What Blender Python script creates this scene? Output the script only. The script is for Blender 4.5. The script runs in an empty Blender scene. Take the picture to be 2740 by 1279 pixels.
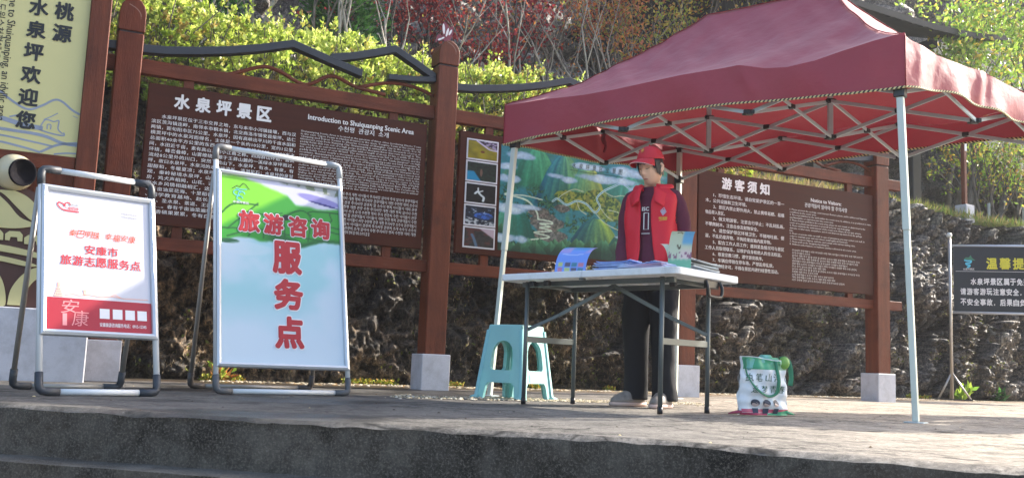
import bpy, bmesh, math, random
import numpy as np
from mathutils import Vector, Matrix, Euler
R = math.radians
random.seed(7); rng = np.random.default_rng(7)
sc = bpy.context.scene
COL = sc.collection

# ------------------------------------------------------------------ camera, sky, sun, exposure
CAM_H, PITCH, ROLL = 0.2146, 0.12826, 0.03921
cd = bpy.data.cameras.new('camera'); cam = bpy.data.objects.new('camera', cd); COL.objects.link(cam)
cd.sensor_fit = 'HORIZONTAL'; cd.sensor_width = 36.0; cd.lens = 36.0*2620.4/2740.0
cd.clip_start = 0.05; cd.clip_end = 3000
_f = Vector((0, math.cos(PITCH), math.sin(PITCH))); _r = Vector((1, 0, 0)); _u = _r.cross(_f)
_c, _s = math.cos(ROLL), math.sin(ROLL)
r2 = _c*_r + _s*_u; u2 = -_s*_r + _c*_u
mw = Matrix.Identity(4)
for i in range(3):
    mw[i][0] = r2[i]; mw[i][1] = u2[i]; mw[i][2] = -_f[i]
mw.translation = Vector((0, 0, CAM_H)); cam.matrix_world = mw
sc.camera = cam

SUN_AZ = R(30)      # direction towards the sun measured from +X to +Y
SUN_EL = R(30)
w = bpy.data.worlds.new('World'); sc.world = w; w.use_nodes = True
nt = w.node_tree; nt.nodes.clear()
sky = nt.nodes.new('ShaderNodeTexSky'); sky.sky_type = 'NISHITA'; sky.sun_disc = False
sky.sun_elevation = SUN_EL; sky.sun_rotation = math.pi/2 - SUN_AZ
sky.air_density = 1.0; sky.dust_density = 2.5; sky.ozone_density = 1.0
bg = nt.nodes.new('ShaderNodeBackground'); bg.inputs['Strength'].default_value = 0.15
wo = nt.nodes.new('ShaderNodeOutputWorld')
nt.links.new(sky.outputs[0], bg.inputs[0]); nt.links.new(bg.outputs[0], wo.inputs[0])
sd = bpy.data.lights.new('sun', 'SUN'); sd.energy = 3.9; sd.angle = R(0.53); sd.color = (1, 0.93, 0.82)
so = bpy.data.objects.new('sun', sd); COL.objects.link(so)
sdir = Vector((math.cos(SUN_EL)*math.cos(SUN_AZ), math.cos(SUN_EL)*math.sin(SUN_AZ), math.sin(SUN_EL)))
so.rotation_euler = sdir.to_track_quat('Z', 'Y').to_euler(); so.location = (6, -4, 12)
sc.view_settings.view_transform = 'Standard'; sc.view_settings.look = 'None'
sc.view_settings.exposure = 1.55; sc.view_settings.gamma = 1.0
sc.view_settings.use_curve_mapping = False
sc.cycles.max_bounces = 8; sc.cycles.transparent_max_bounces = 8

# ------------------------------------------------------------------ colour and materials
def lin(h):
    h = h.lstrip('#'); v = [int(h[i:i+2], 16)/255 for i in (0, 2, 4)]
    return tuple(x/12.92 if x <= .04045 else ((x+.055)/1.055)**2.4 for x in v)
def C4(c):
    if isinstance(c, str): c = lin(c)
    return (c[0], c[1], c[2], 1.0)
MATS = {}
def M(name, base, rough=.6, metal=0., var=.12, scale=6., bump=0., bscale=60., spec=.5, stretch=(1, 1, 1),
      trans=0., attr=False, sheen=0., dirt=None, dscale=3., dlo=.5, dhi=.7, coat=0., coatr=.15, col2=None):
    if name in MATS: return MATS[name]
    m = bpy.data.materials.new(name); m.use_nodes = True; MATS[name] = m
    n = m.node_tree.nodes; L = m.node_tree.links; n.clear()
    out = n.new('ShaderNodeOutputMaterial'); b = n.new('ShaderNodeBsdfPrincipled')
    b.inputs['Roughness'].default_value = rough; b.inputs['Metallic'].default_value = metal
    b.inputs['Specular IOR Level'].default_value = spec
    if coat: b.inputs['Coat Weight'].default_value = coat; b.inputs['Coat Roughness'].default_value = coatr
    if sheen: b.inputs['Sheen Weight'].default_value = sheen; b.inputs['Sheen Roughness'].default_value = .4
    tc = n.new('ShaderNodeTexCoord'); mp = n.new('ShaderNodeMapping'); mp.inputs['Scale'].default_value = stretch
    L.new(tc.outputs['Object'], mp.inputs['Vector'])
    no = n.new('ShaderNodeTexNoise'); no.inputs['Scale'].default_value = scale; no.inputs['Detail'].default_value = 6
    L.new(mp.outputs[0], no.inputs['Vector'])
    base = C4(base)
    if attr:
        at = n.new('ShaderNodeAttribute'); at.attribute_name = 'Col'; src = at.outputs['Color']
    else:
        rg = n.new('ShaderNodeRGB'); rg.outputs[0].default_value = base; src = rg.outputs[0]
    if col2 is not None:
        mx = n.new('ShaderNodeMix'); mx.data_type = 'RGBA'
        cr = n.new('ShaderNodeValToRGB'); cr.color_ramp.elements[0].position = .35; cr.color_ramp.elements[1].position = .65
        L.new(no.outputs['Fac'], cr.inputs[0]); L.new(cr.outputs[0], mx.inputs['Factor'])
        L.new(src, mx.inputs[6]); mx.inputs[7].default_value = C4(col2); src = mx.outputs[2]
    if var:
        mr = n.new('ShaderNodeMapRange'); mr.inputs[1].default_value = .3; mr.inputs[2].default_value = .7
        mr.inputs[3].default_value = 1-var; mr.inputs[4].default_value = 1+var
        L.new(no.outputs['Fac'], mr.inputs[0])
        hs = n.new('ShaderNodeHueSaturation'); L.new(mr.outputs[0], hs.inputs['Value']); L.new(src, hs.inputs['Color']); src = hs.outputs[0]
    if dirt is not None:
        dn = n.new('ShaderNodeTexNoise'); dn.inputs['Scale'].default_value = dscale; dn.inputs['Detail'].default_value = 9; dn.inputs['Roughness'].default_value = .7
        L.new(tc.outputs['Object'], dn.inputs['Vector'])
        dr = n.new('ShaderNodeMapRange'); dr.inputs[1].default_value = dlo; dr.inputs[2].default_value = dhi
        L.new(dn.outputs['Fac'], dr.inputs[0])
        dm = n.new('ShaderNodeMix'); dm.data_type = 'RGBA'; L.new(dr.outputs[0], dm.inputs['Factor'])
        L.new(src, dm.inputs[6]); dm.inputs[7].default_value = C4(dirt); src = dm.outputs[2]
    L.new(src, b.inputs['Base Color'])
    if bump:
        bn = n.new('ShaderNodeTexNoise'); bn.inputs['Scale'].default_value = bscale; bn.inputs['Detail'].default_value = 5
        L.new(mp.outputs[0], bn.inputs['Vector'])
        bp = n.new('ShaderNodeBump'); bp.inputs['Strength'].default_value = bump; bp.inputs['Distance'].default_value = .02
        L.new(bn.outputs['Fac'], bp.inputs['Height']); L.new(bp.outputs[0], b.inputs['Normal'])
    if trans:
        tr = n.new('ShaderNodeBsdfTranslucent'); L.new(src, tr.inputs['Color'])
        ms = n.new('ShaderNodeMixShader'); ms.inputs[0].default_value = trans
        L.new(b.outputs[0], ms.inputs[1]); L.new(tr.outputs[0], ms.inputs[2]); L.new(ms.outputs[0], out.inputs[0])
    else:
        L.new(b.outputs[0], out.inputs[0])
    m['bsdf'] = b.name
    return m

# ------------------------------------------------------------------ mesh gathering
class G:
    def __init__(s): s.v = []; s.f = []; s.m = []
    def add(s, vs, fs, mi=0):
        o = len(s.v); s.v += [tuple(p) for p in vs]
        for f in fs: s.f.append(tuple(i+o for i in f)); s.m.append(mi)
        return s
    def box(s, lo, hi, mi=0, mat=None):
        x0, y0, z0 = lo; x1, y1, z1 = hi
        vs = [(x0,y0,z0),(x1,y0,z0),(x1,y1,z0),(x0,y1,z0),(x0,y0,z1),(x1,y0,z1),(x1,y1,z1),(x0,y1,z1)]
        if mat is not None: vs = [mat @ Vector(p) for p in vs]
        return s.add(vs, [(0,3,2,1),(4,5,6,7),(0,1,5,4),(1,2,6,5),(2,3,7,6),(3,0,4,7)], mi)
    def bar(s, p0, p1, wd, th, up=(0, 0, 1), mi=0):
        p0 = Vector(p0); p1 = Vector(p1); d = (p1-p0).normalized(); up = Vector(up)
        if abs(d.dot(up)) > .98: up = Vector((0, 1, 0))
        x = d.cross(up).normalized(); z = x.cross(d)
        vs = []
        for p in (p0, p1):
            for a, b in ((-1,-1),(1,-1),(1,1),(-1,1)): vs.append(p + x*(a*wd/2) + z*(b*th/2))
        return s.add(vs, [(0,1,2,3),(7,6,5,4),(0,4,5,1),(1,5,6,2),(2,6,7,3),(3,7,4,0)], mi)
    def tube(s, pts, rad, n=8, mi=0, cap=True, flat=1.0, up=(0, 0, 1)):
        pts = [Vector(p) for p in pts]; k = len(pts)
        if not hasattr(rad, '__len__'): rad = [rad]*k
        rings = []; upv = Vector(up); px = None
        for i in range(k):
            d = (pts[min(i+1, k-1)]-pts[max(i-1, 0)])
            if d.length < 1e-9: d = Vector((0, 0, 1))
            d.normalize()
            if px is None:
                u_ = upv if abs(d.dot(upv)) < .95 else Vector((1, 0, 0))
                x = d.cross(u_).normalized()
            else:
                x = (px - d*px.dot(d)); x = x.normalized() if x.length > 1e-6 else d.orthogonal().normalized()
            px = x; y = d.cross(x)
            rings.append([pts[i] + x*(rad[i]*math.cos(2*math.pi*j/n)) + y*(rad[i]*flat*math.sin(2*math.pi*j/n)) for j in range(n)])
        vs = [p for r_ in rings for p in r_]; fs = []
        for i in range(k-1):
            for j in range(n):
                a = i*n+j; b = i*n+(j+1) % n; fs.append((a, b, b+n, a+n))
        if cap: fs.append(tuple(range(n-1, -1, -1))); fs.append(tuple((k-1)*n+j for j in range(n)))
        return s.add(vs, fs, mi)
    def cyl(s, p0, p1, r0, r1=None, n=12, mi=0): return s.tube([p0, p1], [r0, r0 if r1 is None else r1], n, mi)
    def loft(s, rings, n=24, mi=0):
        # rings: (cx, cy, cz, rx, ry[, power]) in horizontal planes
        vs = []; fs = []
        for r_ in rings:
            cx, cy, cz, rx, ry = r_[:5]; pw = r_[5] if len(r_) > 5 else 2.0
            for j in range(n):
                a = 2*math.pi*j/n; c, q = math.cos(a), math.sin(a)
                vs.append((cx+rx*math.copysign(abs(c)**(2/pw), c), cy+ry*math.copysign(abs(q)**(2/pw), q), cz))
        k = len(rings)
        for i in range(k-1):
            for j in range(n):
                a = i*n+j; b = i*n+(j+1) % n; fs.append((a, b, b+n, a+n))
        fs.append(tuple(range(n-1, -1, -1))); fs.append(tuple((k-1)*n+j for j in range(n)))
        return s.add(vs, fs, mi)
    def ball(s, c, r, n=12, mi=0):
        if not hasattr(r, '__len__'): r = (r, r, r)
        h = n//2+1; rings = []
        for i in range(h+1):
            t = math.pi*i/h; z = -math.cos(t); q = max(math.sin(t), .02)
            rings.append((c[0], c[1], c[2]+r[2]*z, r[0]*q, r[1]*q))
        return s.loft(rings, n, mi)
    def grid(s, fn, nu, nv, mi=0, flip=False):
        vs = [fn(i/nu, j/nv) for j in range(nv+1) for i in range(nu+1)]; fs = []
        for j in range(nv):
            for i in range(nu):
                a = j*(nu+1)+i; q = (a, a+1, a+nu+2, a+nu+1); fs.append(q[::-1] if flip else q)
        return s.add(vs, fs, mi)
    def mesh(s, name):
        me = bpy.data.meshes.new(name); me.from_pydata(s.v, [], s.f); me.update()
        if any(s.m): me.polygons.foreach_set('material_index', s.m)
        return me
def link(name, me, mats, parent=None, smooth=False, bevel=0., seg=1, loc=None, rz=None):
    if mats is not None:
        for m in (mats if isinstance(mats, (list, tuple)) else [mats]): me.materials.append(m)
    if smooth: me.polygons.foreach_set('use_smooth', [True]*len(me.polygons))
    o = bpy.data.objects.new(name, me); COL.objects.link(o)
    if parent is not None: o.parent = parent
    if loc is not None: o.location = loc
    if rz is not None: o.rotation_euler = (0, 0, rz)
    if bevel:
        b = o.modifiers.new('bevel', 'BEVEL'); b.width = bevel; b.segments = seg; b.limit_method = 'ANGLE'; b.angle_limit = R(40)
    return o
def part(name, g, mats, parent, **k): return link(name, g.mesh(name), mats, parent, **k)
def thing(name, label, cat, loc=(0, 0, 0), rz=0., group=None):
    o = bpy.data.objects.new(name, None); COL.objects.link(o); o.empty_display_size = .1
    o.location = loc; o.rotation_euler = (0, 0, rz); o['label'] = label; o['category'] = cat
    if group: o['group'] = group
    return o
def tag(o, label, cat, group=None):
    o['label'] = label; o['category'] = cat
    if group: o['group'] = group
    return o
def structure(o, label=None):
    o['kind'] = 'structure'
    if label: o['label'] = label
    return o
def stuff(o, label=None, cat=None):
    o['kind'] = 'stuff'
    if label: o['label'] = label
    if cat: o['category'] = cat
    return o
def fast_mesh(name, V, F, colors=None, smooth=False):
    V = np.asarray(V, np.float32); F = np.asarray(F, np.int32); k = F.shape[1]
    me = bpy.data.meshes.new(name); me.vertices.add(len(V)); me.vertices.foreach_set('co', V.ravel())
    me.loops.add(F.size); me.loops.foreach_set('vertex_index', F.ravel())
    me.polygons.add(len(F)); me.polygons.foreach_set('loop_start', np.arange(0, F.size, k, dtype=np.int32))
    me.update(calc_edges=True)
    if smooth: me.polygons.foreach_set('use_smooth', np.ones(len(F), bool))
    if colors is not None:
        a = me.color_attributes.new('Col', 'FLOAT_COLOR', 'POINT')
        c = np.ones((len(V), 4), np.float32); c[:, :3] = colors; a.data.foreach_set('color', c.ravel())
    return me
def grid_faces(nu, nv):
    i, j = np.meshgrid(np.arange(nu), np.arange(nv)); a = (j*(nu+1)+i).ravel()
    return np.stack([a, a+1, a+nu+2, a+nu+1], 1)

# ------------------------------------------------------------------ noise in numpy
def _h(ix, iy, iz, k=0):
    n = (ix*374761393 + iy*668265263 + iz*2147483647 + k*1274126177) & 0xffffffff
    n = ((n ^ (n >> 13))*1274126177) & 0xffffffff
    n = (n ^ (n >> 16)) & 0xffffffff
    n = (n*2246822519) & 0xffffffff
    return ((n ^ (n >> 15)) & 0xffffff)/float(0xffffff)
def vnoise(P, k=0):
    P = np.asarray(P, float); I = np.floor(P).astype(np.int64); f = P-I; f = f*f*(3-2*f); r = 0
    for dx in (0, 1):
        for dy in (0, 1):
            for dz in (0, 1):
                wt = (f[:, 0] if dx else 1-f[:, 0])*(f[:, 1] if dy else 1-f[:, 1])*(f[:, 2] if dz else 1-f[:, 2])
                r = r + wt*_h(I[:, 0]+dx, I[:, 1]+dy, I[:, 2]+dz, k)
    return r
def fbm(P, o=5, k=0):
    P = np.asarray(P, float); r = 0; a = .5; t = 0
    for i in range(o): r = r+a*vnoise(P*(2**i)+i*7.3, k+i); t += a; a *= .5
    return r/t
def worley(P, k=0):
    P = np.asarray(P, float); I = np.floor(P).astype(np.int64); best = np.full(len(P), 9.); second = best.copy()
    cid = np.zeros(len(P)); cx = np.zeros_like(P)
    for dx in (-1, 0, 1):
        for dy in (-1, 0, 1):
            for dz in (-1, 0, 1):
                J = I+[dx, dy, dz]
                q = J + np.stack([_h(J[:, 0], J[:, 1], J[:, 2], k+m) for m in (1, 2, 3)], 1)
                d = ((P-q)**2).sum(1); nb = d < best
                second = np.where(nb, best, np.minimum(second, d)); best = np.where(nb, d, best)
                cid = np.where(nb, _h(J[:, 0], J[:, 1], J[:, 2], k+9), cid); cx[nb] = (P-q)[nb]
    return np.sqrt(best), np.sqrt(second), cid, cx
def smst(x, a, b): t = np.clip((x-a)/(b-a), 0, 1); return t*t*(3-2*t)

# ------------------------------------------------------------------ lettering and plates
_TC = {}
def glyphs(body, spacing=1., res=2):
    key = (body, spacing, res)
    if key in _TC: return _TC[key]
    cu = bpy.data.curves.new('lettering', 'FONT'); cu.body = body; cu.size = 1.0
    cu.resolution_u = res; cu.space_character = spacing; cu.fill_mode = 'FRONT'
    ob = bpy.data.objects.new('lettering', cu)
    me = ob.to_mesh()
    v = np.zeros(len(me.vertices)*3); me.vertices.foreach_get('co', v); v = v.reshape(-1, 3)[:, :2]
    f = [tuple(p.vertices) for p in me.polygons]
    ob.to_mesh_clear(); bpy.data.objects.remove(ob); bpy.data.curves.remove(cu)
    _TC[key] = (v, f); return _TC[key]
def heavier(bold, ring=0):
    """small shifts that thicken the strokes of a letter"""
    if bold <= 0: return [(0., 0.)]
    if ring: return [(bold*math.cos(2*math.pi*k/ring), bold*math.sin(2*math.pi*k/ring)) for k in range(ring)]+[(0., 0.)]
    if bold >= .034: return [(bold*math.cos(2*math.pi*k/10), bold*math.sin(2*math.pi*k/10)) for k in range(10)]+[(0., 0.)]
    if bold < .018: return [(-bold*.7, 0.), (bold*.7, 0.)]
    return [(-bold, -bold*.6), (bold, -bold*.6), (bold, bold*.6), (-bold, bold*.6), (0., 0.)]
def write(g, body, x0, x1, zc, h, y, bold=0., mi=0, rot=0., res=2, fit=True, align='l', spacing=1., slant=0.):
    """flat lettering in the plane y=const of the thing: from x0 to x1, centred on zc, line height h"""
    v, f = glyphs(body, spacing, res)
    if not len(v): return
    lo = v.min(0); hi = v.max(0); sy = h/.92
    wd = (hi[0]-lo[0])*sy
    sx = sy*((x1-x0)/wd if fit else 1.0)
    for k, (ox, oz) in enumerate(heavier(bold)):
        X = (v[:, 0]-lo[0])*sx+x0+ox*sy; Z = (v[:, 1]-.34)*sy+oz*sy
        if slant: X = X+Z*slant
        if rot:
            cx = (x0+x1)/2; c, q = math.cos(rot), math.sin(rot); dx = X-cx
            X, Z = cx+dx*c-Z*q, dx*q+Z*c
        g.add([(a, y-.00012*k, zc+b) for a, b in zip(X, Z)], f, mi)
def char(g, ch, cx, cz, wd, ht, y, bold=0., mi=0, res=3, slant=0., grow=0.):
    v, f = glyphs(ch, 1., res); lo = v.min(0); hi = v.max(0); m = (lo+hi)/2
    sx = wd/(hi[0]-lo[0]+2*max(bold, 0)); sz = ht/(hi[1]-lo[1]+2*max(bold, 0))
    for k, (ox, oz) in enumerate(heavier(bold+grow, 10) if grow else heavier(bold)):
        g.add([(cx+(p[0]-m[0]+ox)*sx+(p[1]-m[1]+oz)*sz*slant, y-.00012*k, cz+(p[1]-m[1]+oz)*sz) for p in v], f, mi)
def ribbon(g, pts, wd, y, mi=0):
    """flat stroke in the x-z plane"""
    n = len(pts); vs = []; fs = []
    wds = wd if hasattr(wd, '__len__') else [wd]*n
    for i in range(n):
        a = pts[max(i-1, 0)]; b = pts[min(i+1, n-1)]; dx, dz = b[0]-a[0], b[1]-a[1]; l = math.hypot(dx, dz) or 1
        nx, nz = -dz/l, dx/l
        vs += [(pts[i][0]+nx*wds[i]/2, y, pts[i][1]+nz*wds[i]/2), (pts[i][0]-nx*wds[i]/2, y, pts[i][1]-nz*wds[i]/2)]
    for i in range(n-1): fs.append((2*i, 2*i+1, 2*i+3, 2*i+2))
    g.add(vs, fs, mi)
def disc(g, cx, cz, rx, rz_, y, mi=0, n=20, a0=0, a1=2*math.pi):
    vs = [(cx+rx*math.cos(a0+(a1-a0)*i/n), y, cz+rz_*math.sin(a0+(a1-a0)*i/n)) for i in range(n)]
    g.add(vs, [tuple(range(n))], mi)
def rect(g, x0, x1, z0, z1, y, mi=0): g.add([(x0, y, z0), (x1, y, z0), (x1, y, z1), (x0, y, z1)], [(0, 1, 2, 3)], mi)
def plate(outer, holes, thick, res=2):
    """solid plate in the x-y plane from outlines with holes -> verts, faces"""
    cu = bpy.data.curves.new('plate', 'CURVE'); cu.dimensions = '2D'; cu.fill_mode = 'BOTH'; cu.extrude = thick/2
    for o_ in [outer]+list(holes):
        sp = cu.splines.new('POLY'); sp.points.add(len(o_)-1); sp.use_cyclic_u = True
        for p, q in zip(sp.points, o_): p.co = (q[0], q[1], 0, 1)
    ob = bpy.data.objects.new('plate', cu); me = ob.to_mesh()
    v = [tuple(p.co) for p in me.vertices]; f = [tuple(p.vertices) for p in me.polygons]
    ob.to_mesh_clear(); bpy.data.objects.remove(ob); bpy.data.curves.remove(cu)
    return v, f
def cr_(pts, k=6):
    """Catmull-Rom through points"""
    P = [np.array(p, float) for p in pts]; P = [2*P[0]-P[1]]+P+[2*P[-1]-P[-2]]; out = []
    for i in range(1, len(P)-2):
        for j in range(k):
            t = j/k; a, b, c, d = P[i-1], P[i], P[i+1], P[i+2]
            out.append(tuple(.5*((2*b)+(-a+c)*t+(2*a-5*b+4*c-d)*t*t+(-a+3*b-3*c+d)*t**3)))
    out.append(tuple(P[-2])); return out
def print_sheet(name, fn, x0, x1, z0, z1, y, nx, nz, mat, parent, place=None):
    """a printed sheet: fn(u, v) -> rgb arrays in sRGB 0..1, u right, v up"""
    U, V = np.meshgrid(np.linspace(0, 1, nx+1), np.linspace(0, 1, nz+1)); U = U.ravel(); V = V.ravel()
    rgb = np.clip(np.stack(fn(U, V), 1), 0, 1); rgb = np.where(rgb <= .04045, rgb/12.92, ((rgb+.055)/1.055)**2.4)
    if place is None: P = np.stack([x0+(x1-x0)*U, np.full_like(U, y), z0+(z1-z0)*V], 1)
    else: P = place(U, V)
    me = fast_mesh(name, P, grid_faces(nx, nz), rgb, smooth=True)
    return link(name, me, mat, parent)
# ================================================================== THE SETTING
# frame of the rocky bank: s along it, b behind its foot
BO = np.array([-2.7, 8.0]); BA = R(30); BD = np.array([math.cos(BA), math.sin(BA)]); BN = np.array([-BD[1], BD[0]])
def bk(s, b): return BO[0]+BD[0]*s+BN[0]*b, BO[1]+BD[1]*s+BN[1]*b

EDGE = [(-60, 22.), (-8, 5.9), (-4, 4.45), (-1.888, 3.718), (-.871, 3.444), (-.062, 3.29), (.467, 3.11), (.867, 2.84), (1.362, 2.61), (3, 1.75), (8, -.9), (60, -28.)]
ex = [e[0] for e in EDGE]; ey = [e[1] for e in EDGE]
def edge_y(x): return np.interp(x, ex, ey)

def concrete(name, dark, light, wet=True, kind='top'):
    m = bpy.data.materials.new(name); m.use_nodes = True; n = m.node_tree.nodes; L = m.node_tree.links
    b = n['Principled BSDF']; tc = n.new('ShaderNodeTexCoord')
    def noise(scale, det=8, rough=.6, st=(1, 1, 1)):
        mp = n.new('ShaderNodeMapping'); mp.inputs['Scale'].default_value = st; L.new(tc.outputs['Object'], mp.inputs[0])
        q = n.new('ShaderNodeTexNoise'); q.inputs['Scale'].default_value = scale; q.inputs['Detail'].default_value = det; q.inputs['Roughness'].default_value = rough
        L.new(mp.outputs[0], q.inputs['Vector']); return q.outputs['Fac']
    def ramp(src, stops):
        cr = n.new('ShaderNodeValToRGB'); e = cr.color_ramp.elements
        while len(e) < len(stops): e.new(.5)
        for k, (p, c) in enumerate(stops): e[k].position = p; e[k].color = C4(c) if not isinstance(c, float) else (c, c, c, 1)
        L.new(src, cr.inputs[0]); return cr.outputs[0]
    def mix(f, a, c, mode='MIX'):
        x = n.new('ShaderNodeMix'); x.data_type = 'RGBA'; x.blend_type = mode
        if isinstance(f, float): x.inputs['Factor'].default_value = f
        else: L.new(f, x.inputs['Factor'])
        for k, q in ((6, a), (7, c)):
            if isinstance(q, (tuple, str)): x.inputs[k].default_value = C4(q)
            else: L.new(q, x.inputs[k])
        return x.outputs[2]
    if kind == 'top':
        fine = noise(42, 12, .8, (1, .8, 1)); mid = noise(8, 12, .75, (.8, 1, 1)); low = noise(1.6, 8, .65)
        at = n.new('ShaderNodeAttribute'); at.attribute_name = 'Col'
        base = ramp(fine, [(.40, dark), (.52, light), (.64, tuple(min(1, x*1.5) for x in light))])
        base = mix(ramp(mid, [(.47, 0.), (.60, .85)]), base, tuple(x*.55 for x in dark))
        base = mix(ramp(low, [(.45, 0.), (.62, .45)]), base, tuple(x*1.35 for x in light))
        dn = n.new('ShaderNodeTexNoise'); dn.inputs['Scale'].default_value = 3; L.new(tc.outputs['Object'], dn.inputs['Vector'])
        va = n.new('ShaderNodeVectorMath'); va.operation = 'MULTIPLY_ADD'; L.new(dn.outputs['Color'], va.inputs[0]); va.inputs[1].default_value = (.5, .5, .5); L.new(tc.outputs['Object'], va.inputs[2])
        vo = n.new('ShaderNodeTexVoronoi'); vo.feature = 'DISTANCE_TO_EDGE'; vo.inputs['Scale'].default_value = .85; L.new(va.outputs[0], vo.inputs['Vector'])
        base = mix(ramp(vo.outputs['Distance'], [(.0, .85), (.009, 0.)]), base, (.012, .011, .01))
        base = mix(1.0, base, at.outputs['Color'], 'MULTIPLY')
        L.new(base, b.inputs['Base Color'])
        rr = n.new('ShaderNodeMapRange'); L.new(at.outputs['Alpha'], rr.inputs[0]); rr.inputs[3].default_value = .3; rr.inputs[4].default_value = .93
        L.new(rr.outputs[0], b.inputs['Roughness'])
        hgt = n.new('ShaderNodeMath'); hgt.operation = 'ADD'; L.new(fine, hgt.inputs[0]); L.new(mid, hgt.inputs[1])
        bp = n.new('ShaderNodeBump'); bp.inputs['Strength'].default_value = .55; bp.inputs['Distance'].default_value = .012
        L.new(hgt.outputs[0], bp.inputs['Height']); L.new(bp.outputs[0], b.inputs['Normal'])
        b.inputs['Specular IOR Level'].default_value = .35
    else:
        st = noise(1.3, 9, .68, (1, 1, .8)); sp = noise(120, 10, .85); blot = noise(5, 14, .82, (.8, 1, .7))
        base = ramp(st, [(.40, dark), (.50, light), (.60, tuple(x*1.6 for x in light))])
        base = mix(ramp(blot, [(.46, 0.), (.62, .7)]), base, tuple(x*.6 for x in dark))
        br = noise(1.3, 5, .5)
        base = mix(ramp(br, [(.48, 0.), (.60, .6)]), base, (.072, .042, .024))
        base = mix(ramp(sp, [(.50, 0.), (.60, .7)]), base, tuple(x*2.2 for x in light))
        L.new(base, b.inputs['Base Color']); b.inputs['Roughness'].default_value = .8
        hgt = n.new('ShaderNodeMath'); hgt.operation = 'ADD'; L.new(sp, hgt.inputs[0]); L.new(blot, hgt.inputs[1])
        bp = n.new('ShaderNodeBump'); bp.inputs['Strength'].default_value = .7; bp.inputs['Distance'].default_value = .014
        L.new(hgt.outputs[0], bp.inputs['Height']); L.new(bp.outputs[0], b.inputs['Normal'])
        b.inputs['Specular IOR Level'].default_value = .3
    return m
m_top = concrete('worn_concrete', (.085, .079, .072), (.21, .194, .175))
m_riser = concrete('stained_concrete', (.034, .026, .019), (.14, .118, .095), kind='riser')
m_earth = M('packed_earth', (.07, .06, .048), .9, var=.4, scale=3, bump=.6, bscale=30)

# lower ground, one sheet to the horizon
g = G(); g.add([(-400, -400, -1.25), (400, -400, -1.25), (400, 400, -1.25), (-400, 400, -1.25)], [(0, 1, 2, 3)])
structure(part('ground', g, m_earth, None), 'grey-brown ground at the foot of the steps')

# platform top
nx, ny = 520, 110
xs = np.concatenate([np.linspace(-30, -3.6, 60, endpoint=False), np.linspace(-3.6, 7.5, 400, endpoint=False), np.linspace(7.5, 40, 61)])
nx = len(xs)-1
tv = np.linspace(0, 1, ny+1)**1.15
X, T = np.meshgrid(xs, tv); X = X.ravel(); T = T.ravel()
jag = (fbm(np.stack([X*7, X*0, X*0], 1), 5, 3)-.5)*.028 + (fbm(np.stack([X*45, X*0+3, X*0], 1), 3, 4)-.5)*.018
y0 = edge_y(X) + jag*(T < .001) + jag*.5*(T > 0)*np.exp(-T*60)
ybk = BO[1] + (X-BO[0])*math.tan(BA) + .75
Y = y0 + (ybk-y0)*T
Z = (fbm(np.stack([X*1.2, Y*1.2, X*0], 1), 4, 5)-.5)*.012 + (fbm(np.stack([X*9, Y*16, X*0], 1), 4, 6)-.5)*.006
Z -= (T < .001)*(.006+.018*fbm(np.stack([X*12, X*0, X*0], 1), 4, 8))
dwall = (-(X-BO[0])*BD[1]+(Y-BO[1])*BD[0])       # distance behind the bank foot (negative in front)
col = np.ones((len(X), 3)); rough = np.ones(len(X))
wn = fbm(np.stack([X*1.1, Y*2.2, X*0], 1), 5, 11)
wet = smst(wn, .46, .62)*smst(-X, -.9, .6)
strip = np.exp(-((dwall+.62+(fbm(np.stack([X*1.5, X*0, X*0], 1), 4, 13)-.5)*.5)/.32)**2)
col *= (1-.5*wet)[:, None]
col = col*(1-strip[:, None]*.75)+strip[:, None]*.75*np.array([.55, .36, .19])
damp = smst(dwall, -1.6, -.4)*.35
col = col*(1-damp[:, None])+damp[:, None]*np.array([.8, .66, .5])
col *= (.66+.34*smst(X, -.6, 1.2))[:, None]; sun_tint = smst(X, .2, 2.2)*.6; col *= 1+sun_tint[:, None]*np.array([1.75, 1.5, 1.15])  # sunlight on the right painted into the colour; left kept darker, as wet
rough = 1-np.clip(wet*.9+strip*.8, 0, 1)
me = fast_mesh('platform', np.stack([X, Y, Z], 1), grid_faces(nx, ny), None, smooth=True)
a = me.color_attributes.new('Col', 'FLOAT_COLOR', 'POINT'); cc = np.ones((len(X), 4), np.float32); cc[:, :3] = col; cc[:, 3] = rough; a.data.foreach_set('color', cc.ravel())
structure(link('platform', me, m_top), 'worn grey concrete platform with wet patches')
edge_z = Z[:nx+1].copy(); edge_yj = y0[:nx+1].copy()

# risers and treads
def riser(name, y_off, ztop, zbot, top_z=None, label=None):
    V = []; k = 14
    e = edge_yj if y_off == 0 else edge_y(xs)-y_off + (fbm(np.stack([xs*6, xs*0+y_off, xs*0], 1), 4, 21)-.5)*.03
    tz = np.full(nx+1, ztop) if top_z is None else top_z
    for j in range(k+1):
        t = j/k; z = tz*(1-t)+zbot*t
        d = (fbm(np.stack([xs*9, xs*0+z*9, xs*0+y_off], 1), 4, 23)-.5)*.022*(1 if 0 < j < k else 0)
        V.append(np.stack([xs, e+d+.012*t*0, z], 1))
    V = np.concatenate(V)
    me = fast_mesh(name, V, grid_faces(nx, k)[:, ::-1], None, smooth=True)
    structure(link(name, me, m_riser), label)
    return e
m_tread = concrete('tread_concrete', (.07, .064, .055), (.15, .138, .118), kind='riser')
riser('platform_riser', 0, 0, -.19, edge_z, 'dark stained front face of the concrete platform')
prev = 0
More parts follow.
